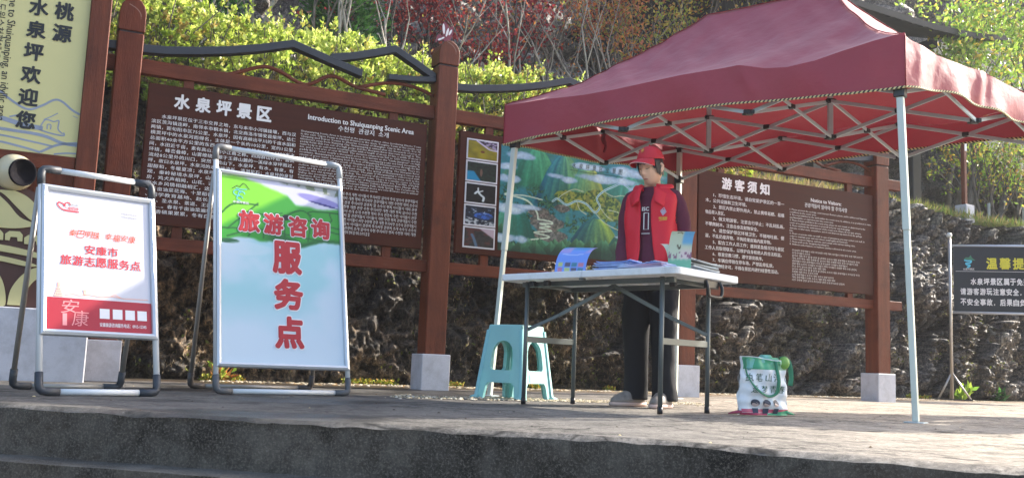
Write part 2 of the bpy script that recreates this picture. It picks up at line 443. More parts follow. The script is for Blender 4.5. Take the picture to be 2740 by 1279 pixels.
for k in range(6):
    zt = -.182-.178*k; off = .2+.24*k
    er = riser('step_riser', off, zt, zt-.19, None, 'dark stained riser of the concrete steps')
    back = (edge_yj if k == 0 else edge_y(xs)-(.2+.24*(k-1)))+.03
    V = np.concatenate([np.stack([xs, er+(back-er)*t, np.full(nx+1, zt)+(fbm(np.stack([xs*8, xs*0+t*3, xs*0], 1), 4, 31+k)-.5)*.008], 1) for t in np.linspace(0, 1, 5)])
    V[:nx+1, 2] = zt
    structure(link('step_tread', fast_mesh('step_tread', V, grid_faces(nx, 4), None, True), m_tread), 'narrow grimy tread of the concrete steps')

# ---------------------------------------------------------------- rocky bank
def rock_mat(name, light, dark, tan, tanamt=.5):
    m = bpy.data.materials.new(name); m.use_nodes = True; n = m.node_tree.nodes; L = m.node_tree.links; b = n['Principled BSDF']
    tc = n.new('ShaderNodeTexCoord')
    at = n.new('ShaderNodeAttribute'); at.attribute_name = 'Col'
    q = n.new('ShaderNodeTexNoise'); q.inputs['Scale'].default_value = 14; q.inputs['Detail'].default_value = 10; q.inputs['Roughness'].default_value = .78; L.new(tc.outputs['Object'], q.inputs['Vector'])
    cr = n.new('ShaderNodeValToRGB'); e = cr.color_ramp.elements; e[0].position = .42; e[0].color = (.4, .4, .4, 1); e[1].position = .62; e[1].color = (1.9, 1.8, 1.65, 1)
    L.new(q.outputs['Fac'], cr.inputs[0])
    mp = n.new('ShaderNodeMapping'); mp.inputs['Scale'].default_value = (1, 1, .5); L.new(tc.outputs['Object'], mp.inputs[0])
    q2 = n.new('ShaderNodeTexNoise'); q2.inputs['Scale'].default_value = 42; q2.inputs['Detail'].default_value = 6; q2.inputs['Roughness'].default_value = .7; L.new(mp.outputs[0], q2.inputs['Vector'])
    c2 = n.new('ShaderNodeValToRGB'); e = c2.color_ramp.elements; e[0].position = .43; e[0].color = (.22, .2, .19, 1); e[1].position = .60; e[1].color = (2.3, 2.15, 1.9, 1); L.new(q2.outputs['Fac'], c2.inputs[0])
    m0 = n.new('ShaderNodeMix'); m0.data_type = 'RGBA'; m0.blend_type = 'MULTIPLY'; m0.inputs['Factor'].default_value = .62
    L.new(cr.outputs[0], m0.inputs[6]); L.new(c2.outputs[0], m0.inputs[7])
    mx = n.new('ShaderNodeMix'); mx.data_type = 'RGBA'; mx.blend_type = 'MULTIPLY'; mx.inputs['Factor'].default_value = 1
    L.new(at.outputs['Color'], mx.inputs[6]); L.new(m0.outputs[2], mx.inputs[7]); L.new(mx.outputs[2], b.inputs['Base Color'])
    ad = n.new('ShaderNodeMath'); ad.operation = 'MULTIPLY_ADD'; L.new(q2.outputs['Fac'], ad.inputs[0]); ad.inputs[1].default_value = .7; L.new(q.outputs['Fac'], ad.inputs[2])
    b.inputs['Roughness'].default_value = .5; b.inputs['Specular IOR Level'].default_value = .5
    bp = n.new('ShaderNodeBump'); bp.inputs['Strength'].default_value = 1; bp.inputs['Distance'].default_value = .05
    L.new(ad.outputs[0], bp.inputs['Height']); L.new(bp.outputs[0], b.inputs['Normal'])
    return m
m_rock = rock_mat('rock', None, None, None)
def bank_surface(s, h):
    """s along, h 0..1 up the face; returns s,b,z before noise"""
    z = h*2.72
    b = .04 + .60*h**1.3 + .10*np.sin(h*9+s*.7)*h
    return b, z
NS, NH = 1150, 230
S, Hh = np.meshgrid(np.linspace(-4.5, 17, NS+1), np.linspace(0, 1, NH+1)); S = S.ravel(); Hh = Hh.ravel()
b0, z0 = bank_surface(S, Hh)
ztop = 2.66+.10*np.sin(S*.9)+.35*(fbm(np.stack([S*.8, S*0, S*0], 1), 3, 41)-.5)
z0 = z0/2.72*ztop
P = np.stack([S, b0*1.0, z0], 1)
rockness = smst(S, 3.2, 6.5)
th = R(38); Q = np.stack([P[:, 0]*math.cos(th)+P[:, 2]*math.sin(th), P[:, 1], -P[:, 0]*math.sin(th)+P[:, 2]*math.cos(th)], 1)
f1, f2, cid, off = worley(Q*np.array([1.3, 1.6, 2.1])+fbm(Q*2, 3, 43)[:, None]*.7, 51)
g1, g2, cid2, off2 = worley(Q*np.array([4.0, 5, 6.0])+fbm(Q*5, 3, 44)[:, None]*.8, 61)
h1, h2, cid3, off3 = worley(Q*np.array([13, 13, 19]), 71)
slab = (cid-.5)*.34 + off[:, 0]*.16*(cid*2-1) + off[:, 2]*.14
slab2 = (cid2-.5)*.15 + off2[:, 2]*.06+off2[:, 0]*.05
big = (fbm(np.stack([S*.8, z0*.9, S*0], 1), 4, 81)-.5)*.55
fine = (fbm(P*11, 5, 82)-.5)*.10
rid = 1-np.abs(fbm(P*np.array([7, 7, 4.5]), 5, 84)-.5)*6; rid2 = 1-np.abs(fbm(P*np.array([19, 19, 11]), 4, 86)-.5)*6
finer = (fbm(P*np.array([26, 26, 15]), 4, 83)-.5)+.25*rid2+.45*rid*(1-.6*rockness)
disp = big + (slab*rockness + slab*.30*(1-rockness)) + slab2*(.2+.8*rockness) + (cid3-.5)*.05*rockness + fine*(1+.8*(1-rockness)) + finer*(.12-.05*rockness)
disp -= (.10*np.exp(-((f2-f1)/.07)**2) + .05*np.exp(-((g2-g1)/.09)**2))*(.25+.75*rockness)
fade = smst(Hh, 0, .04)*.85+.15
wy = np.maximum(0, 1-.0)*disp*fade
px_, py_ = bk(S, b0-wy)
V = np.stack([px_, py_, z0-.03+ (fbm(P*6, 4, 85)-.5)*.05], 1)
soil = smst(fbm(np.stack([S*2, z0*2.2, S*0], 1), 5, 91), .42-.0*S, .58)*(1-.8*rockness)
c_dark = np.array([.045, .039, .034]); c_grey = np.array([.165, .162, .165]); c_tan = np.array([.22, .16, .105]); c_pale = np.array([.36, .345, .31])
tone = np.clip(cid2*.75+.5*(fbm(P*4, 5, 92)-.25), 0, 1)
col = c_dark+(c_grey-c_dark)*(tone*(.25+.75*rockness))[:, None]
col = col*(1-soil[:, None]*.8)+soil[:, None]*.8*c_tan*(.45+1.1*np.clip(rid2, -.2, 1))[:, None]
pl = smst(fbm(P*7, 4, 93), .62, .72)*smst(cid2, .45, .8)*.6
col = col*(1-pl[:, None])+pl[:, None]*c_pale
wetd = smst(fbm(np.stack([S*.7, z0*.5, S*0], 1), 4, 94), .45, .6)
col *= (1-.62*wetd)[:, None]
col *= (1.25+.35*smst(S, 7, 10))[:, None]
mos = smst(fbm(P*2.3, 4, 96), .55, .68)*.35; col = col*(1-mos[:, None])+mos[:, None]*np.array([.07, .075, .03])
structure(link('rocky_bank', fast_mesh('rocky_bank', V, grid_faces(NS, NH), col, smooth=False), m_rock), 'dark rock and soil bank behind the notice boards')

# terrace on top of the bank, rising slope and cliff behind
NS2, NB = 300, 90
S2, B2 = np.meshgrid(np.linspace(-5, 26, NS2+1), np.linspace(0, 1, NB+1)); S2 = S2.ravel(); B2 = B2.ravel()
bb = .74+B2*5.8
zz = 2.55+.30*smst(B2, 0, .3)+1.1*smst(B2, .3, 1.0)+(fbm(np.stack([S2*2, bb*2, S2*0], 1), 4, 101)-.5)*.3*smst(B2, 0, .1)
grass = smst(fbm(np.stack([S2, bb, S2*0], 1), 4, 102), .4, .6)
col = np.array([.07, .052, .034])*(1-grass[:, None])+grass[:, None]*np.array([.075, .085, .026])
yel = smst(S2, 7.2, 8.2)*(1-smst(S2, 10.2, 11.2)); col = col*(1-.8*yel[:, None])+.8*yel[:, None]*np.array([.23, .21, .07])
px_, py_ = bk(S2, bb)
structure(link('terrace', fast_mesh('terrace', np.stack([px_, py_, zz], 1), grid_faces(NS2, NB), col, True), m_rock), 'grassy soil terrace on top of the rocky bank')
NS3, NH3 = 520, 150
S3, H3 = np.meshgrid(np.linspace(-7, 32, NS3+1), np.linspace(0, 1, NH3+1)); S3 = S3.ravel(); H3 = H3.ravel()
zc = 2.9+H3*9; bc = 5.6+H3*2.6
P = np.stack([S3, bc, zc], 1); th = R(-14)
Q = np.stack([P[:, 0]*math.cos(th)+P[:, 2]*math.sin(th), P[:, 1], -P[:, 0]*math.sin(th)+P[:, 2]*math.cos(th)], 1)
f1, f2, cid, off = worley(Q*np.array([.55, .7, 1.5])+fbm(Q, 3, 111)[:, None]*.6, 112)
g1, g2, cid2, off2 = worley(Q*np.array([1.8, 2, 5])+fbm(Q*3, 3, 113)[:, None]*.6, 114)
disp = (cid-.5)*.9+off[:, 2]*.3+(cid2-.5)*.3+(fbm(P*3, 5, 115)-.5)*.4+(fbm(P*.4, 3, 116)-.5)*1.4
disp -= .25*np.exp(-((f2-f1)/.06)**2)
px_, py_ = bk(S3, bc-disp)
tone = np.clip(cid2*.7+.6*(fbm(P*2, 5, 117)-.3), 0, 1)
col = np.array([.05, .05, .056])+(np.array([.23, .225, .225])-.05)*tone[:, None]
col *= 1.25; brown_top = smst(S3, 13, 17)[:, None]*smst(zc+fbm(P*.6,3,118), 6.6, 7.4)[:, None]*.35; col = col*(1-brown_top)+brown_top*np.array([.10, .07, .055])*(.5+tone[:, None])  # earthy brown band over the upper rock at the right end
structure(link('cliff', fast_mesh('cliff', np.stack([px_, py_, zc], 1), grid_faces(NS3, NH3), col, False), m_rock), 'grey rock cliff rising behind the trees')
# far hillside that closes the valley behind and to the sides
g = G()
g.grid(lambda u, v: (*[float(q) for q in bk(-60+u*130, 8.2+v*45)], 9.5+v*30+4*math.sin(u*9)*v), 40, 12)
structure(part('hillside', g, M('far_scrub', (.05, .06, .03), .95, var=.5, scale=.6, bump=1, bscale=2), None, smooth=True), 'wooded hillside above the cliff')
for sx in (-1, 1):
    pass
g = G(); g.grid(lambda u, v: (*[float(q) for q in bk(-5-u*45, .2+v*6-u*4)], -1.25+v*(8+u*9)+(1.2 if v > 0 else 0)), 30, 12)
structure(part('hillside', g, MATS['far_scrub'], None, smooth=True), 'scrubby slope left of the bank')
g = G(); g.grid(lambda u, v: (*[float(q) for q in bk(16.8+u*45, .2+v*6+u*2)], -1.25+v*(8+u*9)+(1.2 if v > 0 else 0)), 30, 12)
structure(part('hillside', g, MATS['far_scrub'], None, smooth=True), 'scrubby slope right of the bank')

# ---------------------------------------------------------------- leaves, blades, gravel
m_leaf = M('leaf', (.1, .12, .03), .45, var=0, attr=True, trans=.45, spec=.4)
m_dry = M('dry_grass', (.2, .16, .1), .8, var=0, attr=True, trans=.2)
m_bark = M('bark', (.13, .11, .09), .85, var=.4, scale=12, bump=.5, bscale=40)
m_barkd = M('dark_bark', (.035, .03, .027), .85, var=.4, scale=12, bump=.5, bscale=40)
m_barkp = M('pale_bark', (.33, .3, .26), .8, var=.35, scale=10, bump=.4, bscale=40)
def rnd(n, s=1.): return rng.normal(0, s, (n, 3))
def unit(v): return v/np.maximum(np.linalg.norm(v, axis=1, keepdims=True), 1e-9)
def leaves(C, dirs, length, width, palette, fold=.18, jit=.3, tint=None):
    """C centres, dirs leaf directions -> folded rhombus leaves"""
    n = len(C); d = unit(dirs); a = unit(np.cross(d, rnd(n))); nn = np.cross(d, a)
    L = (length*(1+jit*rng.uniform(-1, 1, n)))[:, None]; W = L*width
    V = np.stack([C, C+d*L*.5+a*W*.5+nn*L*fold, C+d*L, C+d*L*.5-a*W*.5+nn*L*fold], 1).reshape(-1, 3)
    F = np.arange(n*4).reshape(n, 4)
    pal = np.array(palette); k = rng.integers(0, len(pal), n) if tint is None else np.clip((tint*len(pal)).astype(int), 0, len(pal)-1)
    c = pal[k]*(1+.25*rng.uniform(-1, 1, (n, 1))); c = np.repeat(c, 4, 0)
    return V, F, c
def leaf_obj(name, sets, mat, parent=None):
    V = []; F = []; Cc = []; o = 0
    for v, f, c in sets: V.append(v); F.append(f+o); Cc.append(c); o += len(v)
    me = fast_mesh(name, np.concatenate(V), np.concatenate(F), np.concatenate(Cc)); return link(name, me, mat, parent)
# ================================================================== VEGETATION
def grow(g, p, d, ln, r, lvl, tips, bend=.25, kids=(3, 4), seg=5, n=5, up=.25):
    pts = [Vector(p)]; d = Vector(d).normalized(); q = Vector(p)
    for i in range(seg):
        d = (d + Vector(rng.normal(0, bend, 3))*.35 + Vector((0, 0, up*.3))).normalized(); q = q+d*(ln/seg); pts.append(q.copy())
    rad = [r*(1-.62*i/seg) for i in range(seg+1)]
    g.tube(pts, rad, n if lvl > 0 else 4, 0, cap=False)
    if lvl == 0:
        for i in range(1, seg+1): tips.append((pts[i], d))
        return
    k = int(rng.integers(kids[0], kids[1]+1))
    for j in range(k):
        t = rng.uniform(.3, 1.0) if j else 1.0; i = min(int(t*seg), seg-1); f = t*seg-i
        pp = pts[i].lerp(pts[i+1], min(f, 1)); az = rng.uniform(0, 2*math.pi); sp = rng.uniform(.35, .9)
        nd = (d + Vector((math.cos(az)*sp, math.sin(az)*sp, rng.uniform(-.1, .3)))).normalized()
        grow(g, pp, nd, ln*rng.uniform(.42, .66), r*(1-.62*t)*.72, lvl-1, tips, bend, kids, max(3, seg-1), n, up)
def cloud(tips, per, sig, length, width, palette, droop=.1, upb=.3):
    C = np.array([t[0] for t in tips]); D = np.array([t[1] for t in tips]); C = np.repeat(C, per, 0); D = np.repeat(D, per, 0)
    n = len(C); C = C+rnd(n, sig); dirs = D*.3+rnd(n)*.6+np.array([0, 0, upb-droop])
    return leaves(C, dirs, length, width, palette)
RED = [lin('#8a2f35'), lin('#a83c3c'), lin('#6e2a33'), lin('#b8584a'), lin('#7d3036')]
ORG = [lin('#b9703f'), lin('#a8623f'), lin('#c58a4a'), lin('#9c5a44'), lin('#8e8a44')]
YEL = [lin('#b9a548'), lin('#9fae4a'), lin('#c2b257'), lin('#b98d4b'), lin('#8fa446')]
GRN = [lin('#8fb040'), lin('#a5c04e'), lin('#7da03c'), lin('#b3c659'), lin('#6b8f38')]
HEDG = [lin('#7e9440'), lin('#93a843'), lin('#a5914e'), lin('#a9bb4e'), lin('#b0ac56'), lin('#6f7f3c'), lin('#bccb60'), lin('#9fb24a'), lin('#cdd676')]
DGR = [lin('#3c6a35'), lin('#4f8040'), lin('#2f5530'), lin('#5c8f47')]
for pal in (RED, ORG, YEL, GRN, HEDG, DGR):
    for i, c in enumerate(pal): pal[i] = tuple(x*(1.25 if pal is not HEDG and pal is not GRN and pal is not DGR else (.8 if pal is DGR else 1.15)) for x in c)

def tree(name, label, cat, s, b, z0, H, r, palette, per, sig, leaf=.06, wd=.5, lvl=2, lean=(0, 0), bark=m_bark, stems=1, spread=.25, group=None, kids=(3, 4), white=False):
    x, y = bk(s, b); t = thing(name, label, cat, (x, y, z0), 0, group)
    g = G(); tips = []
    for k in range(stems):
        az = 2*math.pi*k/stems+rng.uniform(0, 1); sp = spread if stems > 1 else 0
        grow(g, (0.04*math.cos(az)*(stems > 1), .04*math.sin(az)*(stems > 1), -.1), (lean[0]+sp*math.cos(az), lean[1]+sp*math.sin(az), 1), H*(.62 if lvl else 1)*rng.uniform(.85, 1.1), r, lvl, tips, kids=kids)
    part('trunk', g, bark, t, smooth=True)
    if white: part('whitewash', G().tube([(0, 0, -.1), (0, 0, .38)], [r*1.12, r*.95], 9), M('whitewash', (.62, .6, .55), .8, bump=.3), t, smooth=True)
    if per and tips:
        o = leaf_obj('crown', [cloud(tips, per, sig, leaf, wd, palette)], m_leaf, t)
    return t
# hedge -----------------------------------------------------------------
def hedge():
    n = 9500; s = rng.uniform(-4.2, 6.6, n)
    top = 3.40+.22*(fbm(np.stack([s*1.3, s*0, s*0], 1), 4, 201)-.5)+.12*(fbm(np.stack([s*6, s*0, s*0], 1), 3, 202)-.5)
    top = np.where(s < .6, top+.14*smst(-s, -.6, .8), top); top *= 1
    a = rng.uniform(-.35, math.pi*.9, n)     # angle round the cross section, 0 = front
    rr = 1-np.abs(rng.normal(0, .13, n))-.5*(rng.uniform(0, 1, n) < .18)*rng.uniform(0, 1, n)
    lump = 1+.28*(fbm(np.stack([s*2.4, a*1.2, s*0], 1), 3, 203)-.5)
    b = 1.0-np.cos(a)*.72*rr*lump; z = 2.62+np.maximum(np.sin(a), -.35)*(top-2.62)*rr*lump
    x, y = bk(s, b); C = np.stack([x, y, z], 1)
    per = 9; Cr = np.repeat(C, per, 0)
    nx_, ny_ = -BN[0]*np.cos(a), -BN[1]*np.cos(a); ax = np.stack([nx_*.7, ny_*.7, np.maximum(np.sin(a), .25)], 1)+rnd(n)*.25; ax = unit(ax)
    sh = rng.uniform(0, 1, (n*per, 1)); D = np.repeat(ax, per, 0)*.75+unit(rnd(n*per))*.75
    Cr = Cr+np.repeat(ax, per, 0)*sh*.05
    tint = np.repeat(np.clip(fbm(C*1.7, 3, 204)*1.5-.25+.45*(z-2.6)+rng.normal(0, .26, n), 0, .999), per)
    v1 = leaves(Cr, D, .046, .55, HEDG, jit=.5, tint=tint)
    # taller shoots standing out of the top
    k = 260; ss = rng.uniform(-4, 6.4, k); tt = np.interp(ss, np.sort(s), top[np.argsort(s)]); xx, yy = bk(ss, rng.uniform(.5, 1.4, k))
    hh = rng.uniform(.03, .2, k); CC = []; DD = []
    for j in range(16):
        f = rng.uniform(0, 1, k); CC.append(np.stack([xx, yy, tt-.06+hh*f], 1)+rnd(k, .012)); DD.append(rnd(k)*.6+[0, 0, .8])
    v2 = leaves(np.concatenate(CC), np.concatenate(DD), .045, .55, HEDG)
    o = leaf_obj('foliage', [v1, v2], m_leaf)
    return o
t = thing('hedge', 'long clipped yellow-green hedge along the top of the bank', 'hedge', (0, 0, 0))
o = hedge(); o.parent = t
g = G()
for i in range(1500):
    s = rng.uniform(-4.2, 6.5); x, y = bk(s, rng.uniform(.5, 1.5)); d = Vector((rng.normal(0, .35), rng.normal(0, .35), 1)).normalized()
    p = Vector((x, y, 2.5)); q = p+d*rng.uniform(.4, .95); m_ = p.lerp(q, .5)+Vector(rng.normal(0, .05, 3)); g.tube([p, m_, q], [.009, .007, .004], 4, cap=False)
part('twig', g, m_bark, t)['kind'] = 'stuff'

# trees on the terrace ---------------------------------------------------
def conifer(label, s, b, z0, H, rad, n=7000):
    x, y = bk(s, b); t = thing('conifer', label, 'tree', (x, y, z0))
    part('trunk', G().tube([(0, 0, -.1), (0, 0, H)], [.05, .01], 8), m_barkd, t, smooth=True)
    h = rng.uniform(0.05, 1, n)**.8; az = rng.uniform(0, 2*math.pi, n); lob = 1+.3*np.sin(az*5+h*17)+.25*(fbm(np.stack([np.cos(az)*2, np.sin(az)*2, h*9], 1), 3, 211)-.5)
    rr = rad*(1-h)**.75*lob*np.sqrt(rng.uniform(.15, 1, n)); C = np.stack([np.cos(az)*rr, np.sin(az)*rr, h*H-.12*rr/rad], 1)
    D = np.stack([np.cos(az), np.sin(az), np.full(n, .35)], 1)+rnd(n)*.35
    leaf_obj('crown', [leaves(C, D, .1, .3, DGR)], m_leaf, t); return t
conifer('dark green conifer rising behind the hedge left of the butterfly post', 2.08, 2.4, 2.75, 3.7, .62, 9000)
conifer('dim dark conifer behind the hedge, above the left half of the introduction board', 1.05, 4.2, 3.0, 3.0, .5, 4500)

LB = 'bare grey sapling behind the hedge'
bare = [(-.75, 2.0, 2.6, 'leftmost of the bare saplings, above the narrow gap beside the first post'), (.35, 2.1, 2.2, 'bare twiggy sapling above the left end of the introduction board'),
        (.72, 2.3, 2.5, 'leaning bare sapling in front of the dim conifer'), (1.48, 1.9, 2.9, 'pale forked sapling just left of the dark green conifer'),
        (1.72, 2.0, 2.7, 'thin pale sapling crossing the left edge of the dark green conifer'), (2.3, 1.9, 2.8, 'sapling with long slanting stems in front of the dark green conifer'),
        (2.72, 2.0, 2.5, 'upright bare sapling against the dark rock, right of the dark green conifer'), (3.05, 2.2, 2.6, 'crooked pale sapling with bent twigs left of the butterfly')]
for i, (s, b, H, lab) in enumerate(bare):
    tree('bare_sapling', lab, 'sapling', s, b, 2.7, H, .032, YEL, 0 if i % 2 else 1, .05, .04, .5, 2, (rng.uniform(-.12, .12), 0), m_barkp if i % 3 else m_bark, 2 if i in (2, 3, 5) else 1, .28, 'bare saplings behind the hedge', kids=(3, 4))
reds = [(3.45, 3.0, 'red-leaved maple left of and behind the butterfly'), (3.95, 2.5, 'red-leaved maple directly right of the butterfly'), (4.5, 3.2, 'dark red maple between the butterfly and the canopy corner'), (3.7, 3.9, 'far red maple close against the cliff')]
for s, b, lab in reds:
    tree('maple_tree', lab, 'tree', s, b, 2.85, 3.3, .05, RED, 12, .13, .07, .6, 3, (rng.uniform(-.1, .1), 0), m_barkd, 1, .3, 'autumn trees on the terrace', kids=(3, 4))
orgs = [(5.0, 2.6, ORG+RED[:2], 'rusty orange tree with pale trunks above the left canopy corner'), (5.6, 3.3, ORG, 'orange-leaved tree against the dark rock over the canopy slope'), (6.1, 2.4, ORG, 'coppery small tree just above the canopy slope'),
        (6.8, 3.1, ORG+YEL, 'orange and yellow mixed tree left of the canopy ridge'), (7.3, 2.5, YEL+ORG[:2], 'yellowing tree behind the left end of the canopy ridge'), (8.0, 3.0, YEL, 'yellow-green tree left of the dark pavilion'), (8.6, 3.6, YEL, 'yellow tree touching the dark pavilion')]
for s, b, pal, lab in orgs:
    tree('autumn_tree', lab, 'tree', s, b, 2.9, 3.6, .045, pal, 10, .14, .066, .5, 3, (rng.uniform(-.12, .12), 0), m_bark, 1, .3, 'autumn trees on the terrace', kids=(3, 4))
k = 0
wands = ['first from the left of the thin pale stems behind the hedge end', 'second of the thin pale stems behind the hedge end', 'third of the thin pale stems, forked low', 'fourth of the thin pale stems, leaning right', 'fifth of the thin pale stems, in the orange leaves', 'sixth of the thin pale stems, in the orange leaves', 'seventh of the thin pale stems, above the canopy slope', 'eighth of the thin pale stems, above the canopy slope', 'ninth of the thin pale stems, below the yellow leaves', 'last of the thin pale stems, beside the canopy ridge']
for k, lab in enumerate(wands):
    tree('pale_sapling', lab, 'sapling', 4.25+k*.47+rng.uniform(-.12, .12), 1.9+.9*rng.uniform(), 2.75, 3.0, .026, ORG if k < 6 else YEL, 1, .06, .05, .5, 2, (rng.uniform(-.2, .2), 0), m_barkp, 2, .22, 'thin pale stems behind the hedge end', kids=(3, 4))
rts = [(12.9, 2.1, 3.3, 'green-leaved tree right beside the pavilion column'), (12.4, 1.5, 2.6, 'leafy green tree above the right canopy edge'), (13.4, 2.6, 3.6, 'pale green loose tree against the bare cliff'), (14.3, 1.7, 3.4, 'bright green tree at the right end of the terrace'), (15.2, 2.6, 4.2, 'tall green tree in the top right corner'), (16.0, 1.9, 3.6, 'green tree at the right edge of the view'), (14.9, 3.8, 5.0, 'tall tree close to the cliff at the right')]
for s, b, H, lab in rts:
    tree('green_tree', lab, 'tree', s, b, 2.95, H*1.15, .06, GRN+YEL[:1], 6, .14, .10, .5, 3, (rng.uniform(-.1, .1), 0), m_bark, 1, .3, 'green trees at the right end of the terrace', kids=(3, 4))
tree('bushy_tree', 'bushy multi-stemmed tree with whitewashed foot above the rock ledge', 'tree', 12.75, 1.35, 2.72, 1.7, .035, GRN+YEL, 5, .09, .07, .5, 2, (0, 0), m_bark, 7, .55, 'trees with whitewashed feet', kids=(3, 5), white=True)
tree('bushy_tree', 'whitewashed tree foot at the far right of the rock ledge', 'tree', 13.45, 1.2, 2.72, 2.0, .04, GRN+YEL, 4, .1, .07, .5, 2, (.1, 0), m_bark, 5, .5, 'trees with whitewashed feet', kids=(3, 5), white=True)

# tufts and dry roots hanging on the bank ---------------------------------
Vv = V0 = None
bank = bpy.data.objects['rocky_bank'].data; co = np.zeros(len(bank.vertices)*3); bank.vertices.foreach_get('co', co); co = co.reshape(-1, 3)
sel = rng.integers(0, len(co), 130000); P0 = co[sel]; s_ = (P0[:, 0]-BO[0])*BD[0]+(P0[:, 1]-BO[1])*BD[1]
dens = fbm(np.stack([s_*1.6, P0[:, 2]*1.6, s_*0], 1), 4, 301); keep = (dens > .47+.13*smst(s_, 3.5, 7)) & (P0[:, 2] > .08)
P0 = P0[keep]; s_ = s_[keep]; n = len(P0)
out = np.array([BD[1], -BD[0], 0])
D = np.array([0, 0, -.9])+out*.25+rnd(n)*.5
STR = [lin('#b8a480'), lin('#9c8866'), lin('#d2c2a2'), lin('#6e5a40'), lin('#7c6a4c'), lin('#4e4030'), lin('#3a2e22'), lin('#5a4936'), lin('#423626')]
vd = leaves(P0+out*.004, D, .032, .14, STR, jit=.8)
k = 2600; pick = rng.integers(0, n, k); vg = leaves(P0[pick]+out*.02, out+rnd(k)*.6+[0, 0, .4], .04, .5, [lin('#5d6b34'), lin('#7a8440'), lin('#8b8b4c')])
o = leaf_obj('dry_grass', [vd, vg], m_dry); stuff(o, 'straw-coloured dry grass and roots hanging on the bank', 'grass')
# grass fringe on the ledge at the right, and the grassy patch under the canopy line
def blades(name, S, B, Z, ln, pal, label, wd=.08, lean=.35):
    x, y = bk(S, B); C = np.stack([x, y, Z], 1); D = rnd(len(S))*lean+[0, 0, 1]
    stuff(leaf_obj(name, [leaves(C, D, ln, wd, pal, jit=.6)], m_dry), label, 'grass')
n = 9000; S = rng.uniform(9.5, 16.5, n); B = rng.uniform(.68, 1.9, n)
blades('grass', S, B, 2.60+.1*(B-.6), .13, [lin('#7f9440'), lin('#6b7f38'), lin('#9c9a58'), lin('#a8935c')], 'green grass along the top of the rock ledge at the right')
n = 9000; S = rng.uniform(6.3, 10.8, n); B = rng.uniform(.8, 3.2, n)
blades('grass', S, B, 2.6+.1*B, .12, [lin('#b5ae55'), lin('#c4bb66'), lin('#9aa04a')], 'yellow grass on the bank below the canopy hem')
n = 5000; S = rng.uniform(-4, 9, n); B = .50+rng.uniform(0, .25, n)
blades('grass', S, B, np.full(n, 2.55), .16, [lin('#a8906a'), lin('#8c7656'), lin('#b9a67c')], 'dry grass under the hedge', lean=.8)
# moss and small plants at the foot of the bank
def moss(name, ranges, pal, label, ln=.03, n=420):
    S = np.concatenate([rng.uniform(a, b, n) for a, b in ranges]); cl_ = fbm(np.stack([S*3, S*0, S*0], 1), 4, 333); kp = cl_ > .5; S = S[kp]; B = -.06-.13*rng.uniform(0, 1, len(S))**1.5
    x, y = bk(S, B); C = np.stack([x, y, .004+.03*rng.uniform(0, 1, len(S))], 1)
    stuff(leaf_obj(name, [leaves(C, rnd(len(S))*.7+[0, 0, .6], ln, .6, pal)], m_dry), label, 'moss')
moss('moss', [(.2, .7), (1.2, 1.9), (3.3, 4.3), (5.2, 6.0), (7.4, 8.2), (8.6, 9.4), (2.4, 2.9)], [lin('#8f9a30'), lin('#a9a838'), lin('#6d7a2c'), lin('#b48a3c')], 'yellow-green moss at the foot of the bank')
def weed(label, x, y, sc_, pal, n=26):
    t = thing('weed', label, 'plant', (x, y, 0))
    az = rng.uniform(0, 2*math.pi, n); D = np.stack([np.cos(az), np.sin(az), rng.uniform(.3, 1.6, n)], 1)
    leaf_obj('leaf_tuft', [leaves(np.zeros((n, 3))+rnd(n, .01), D, sc_, .22, pal), leaves(D*sc_*.5+rnd(n, .01), D+rnd(n)*.5, sc_*.5, .4, pal)], m_leaf, t)
x, y = bk(.35, -.15); weed('low weed with rusty and green blades between the two poster stands', x, y, .14, ORG+GRN[:2])
x, y = bk(9.75, -.2); weed('small green seedling beside the foot of the dark banner stand', x, y, .2, GRN)
x, y = bk(3.4, -.12); weed('mossy green weed behind the plastic stool', x, y, .1, GRN+YEL)
x, y = bk(10.6, -.1); weed('dark leafy weed at the foot of the bank under the dark banner', x, y, .2, DGR)
# fallen leaves, gravel
def grit(name, n, xr, fn, size, pal, label, cat):
    x = rng.uniform(*xr, n); y = fn(x, n); k = 6
    base = np.array([(1, 0, 0), (.3, .9, 0), (-.8, .6, 0), (-.8, -.6, 0), (.3, -.9, 0), (0, 0, .8)])
    sz = size*rng.uniform(.4, 1.5, (n, 1, 1)); a = rng.uniform(0, 6.28, n); c, s = np.cos(a), np.sin(a)
    P = np.repeat(base[None], n, 0)*sz*np.array([1, .8, .7]); X = P[:, :, 0]*c[:, None]-P[:, :, 1]*s[:, None]; Y = P[:, :, 0]*s[:, None]+P[:, :, 1]*c[:, None]
    V = np.stack([X+x[:, None], Y+y[:, None], P[:, :, 2]+.002], 2).reshape(-1, 3)
    o_ = (np.arange(n)*6)[:, None, None]; F = (np.array([(0, 1, 5), (1, 2, 5), (2, 3, 5), (3, 4, 5), (4, 0, 5)])[None]+o_).reshape(-1, 3)
    pal = np.array(pal); col = np.repeat(pal[rng.integers(0, len(pal), n)], 6, 0)
    stuff(link(name, fast_mesh(name, V, F, col), M('grit', (.3, .3, .3), .9, var=0, attr=True)), label, cat)
GR = [lin('#b9aa8c'), lin('#93886f'), lin('#cfc6b2'), lin('#6f6655')]
grit('gravel', 2600, (-.7, 1.4), lambda x, n: 6.35+(x-.1)*.42+rng.normal(0, .12, n), .010, GR, 'loose pale gravel around the stool and table feet', 'gravel')
grit('gravel', 2200, (-2.4, 6), lambda x, n: BO[1]+(x-BO[0])*math.tan(BA)-.25-.6*rng.uniform(0, 1, n)**2, .012, GR+[lin('#8b6a3c')], 'scattered gravel and leaf bits along the foot of the bank', 'gravel')
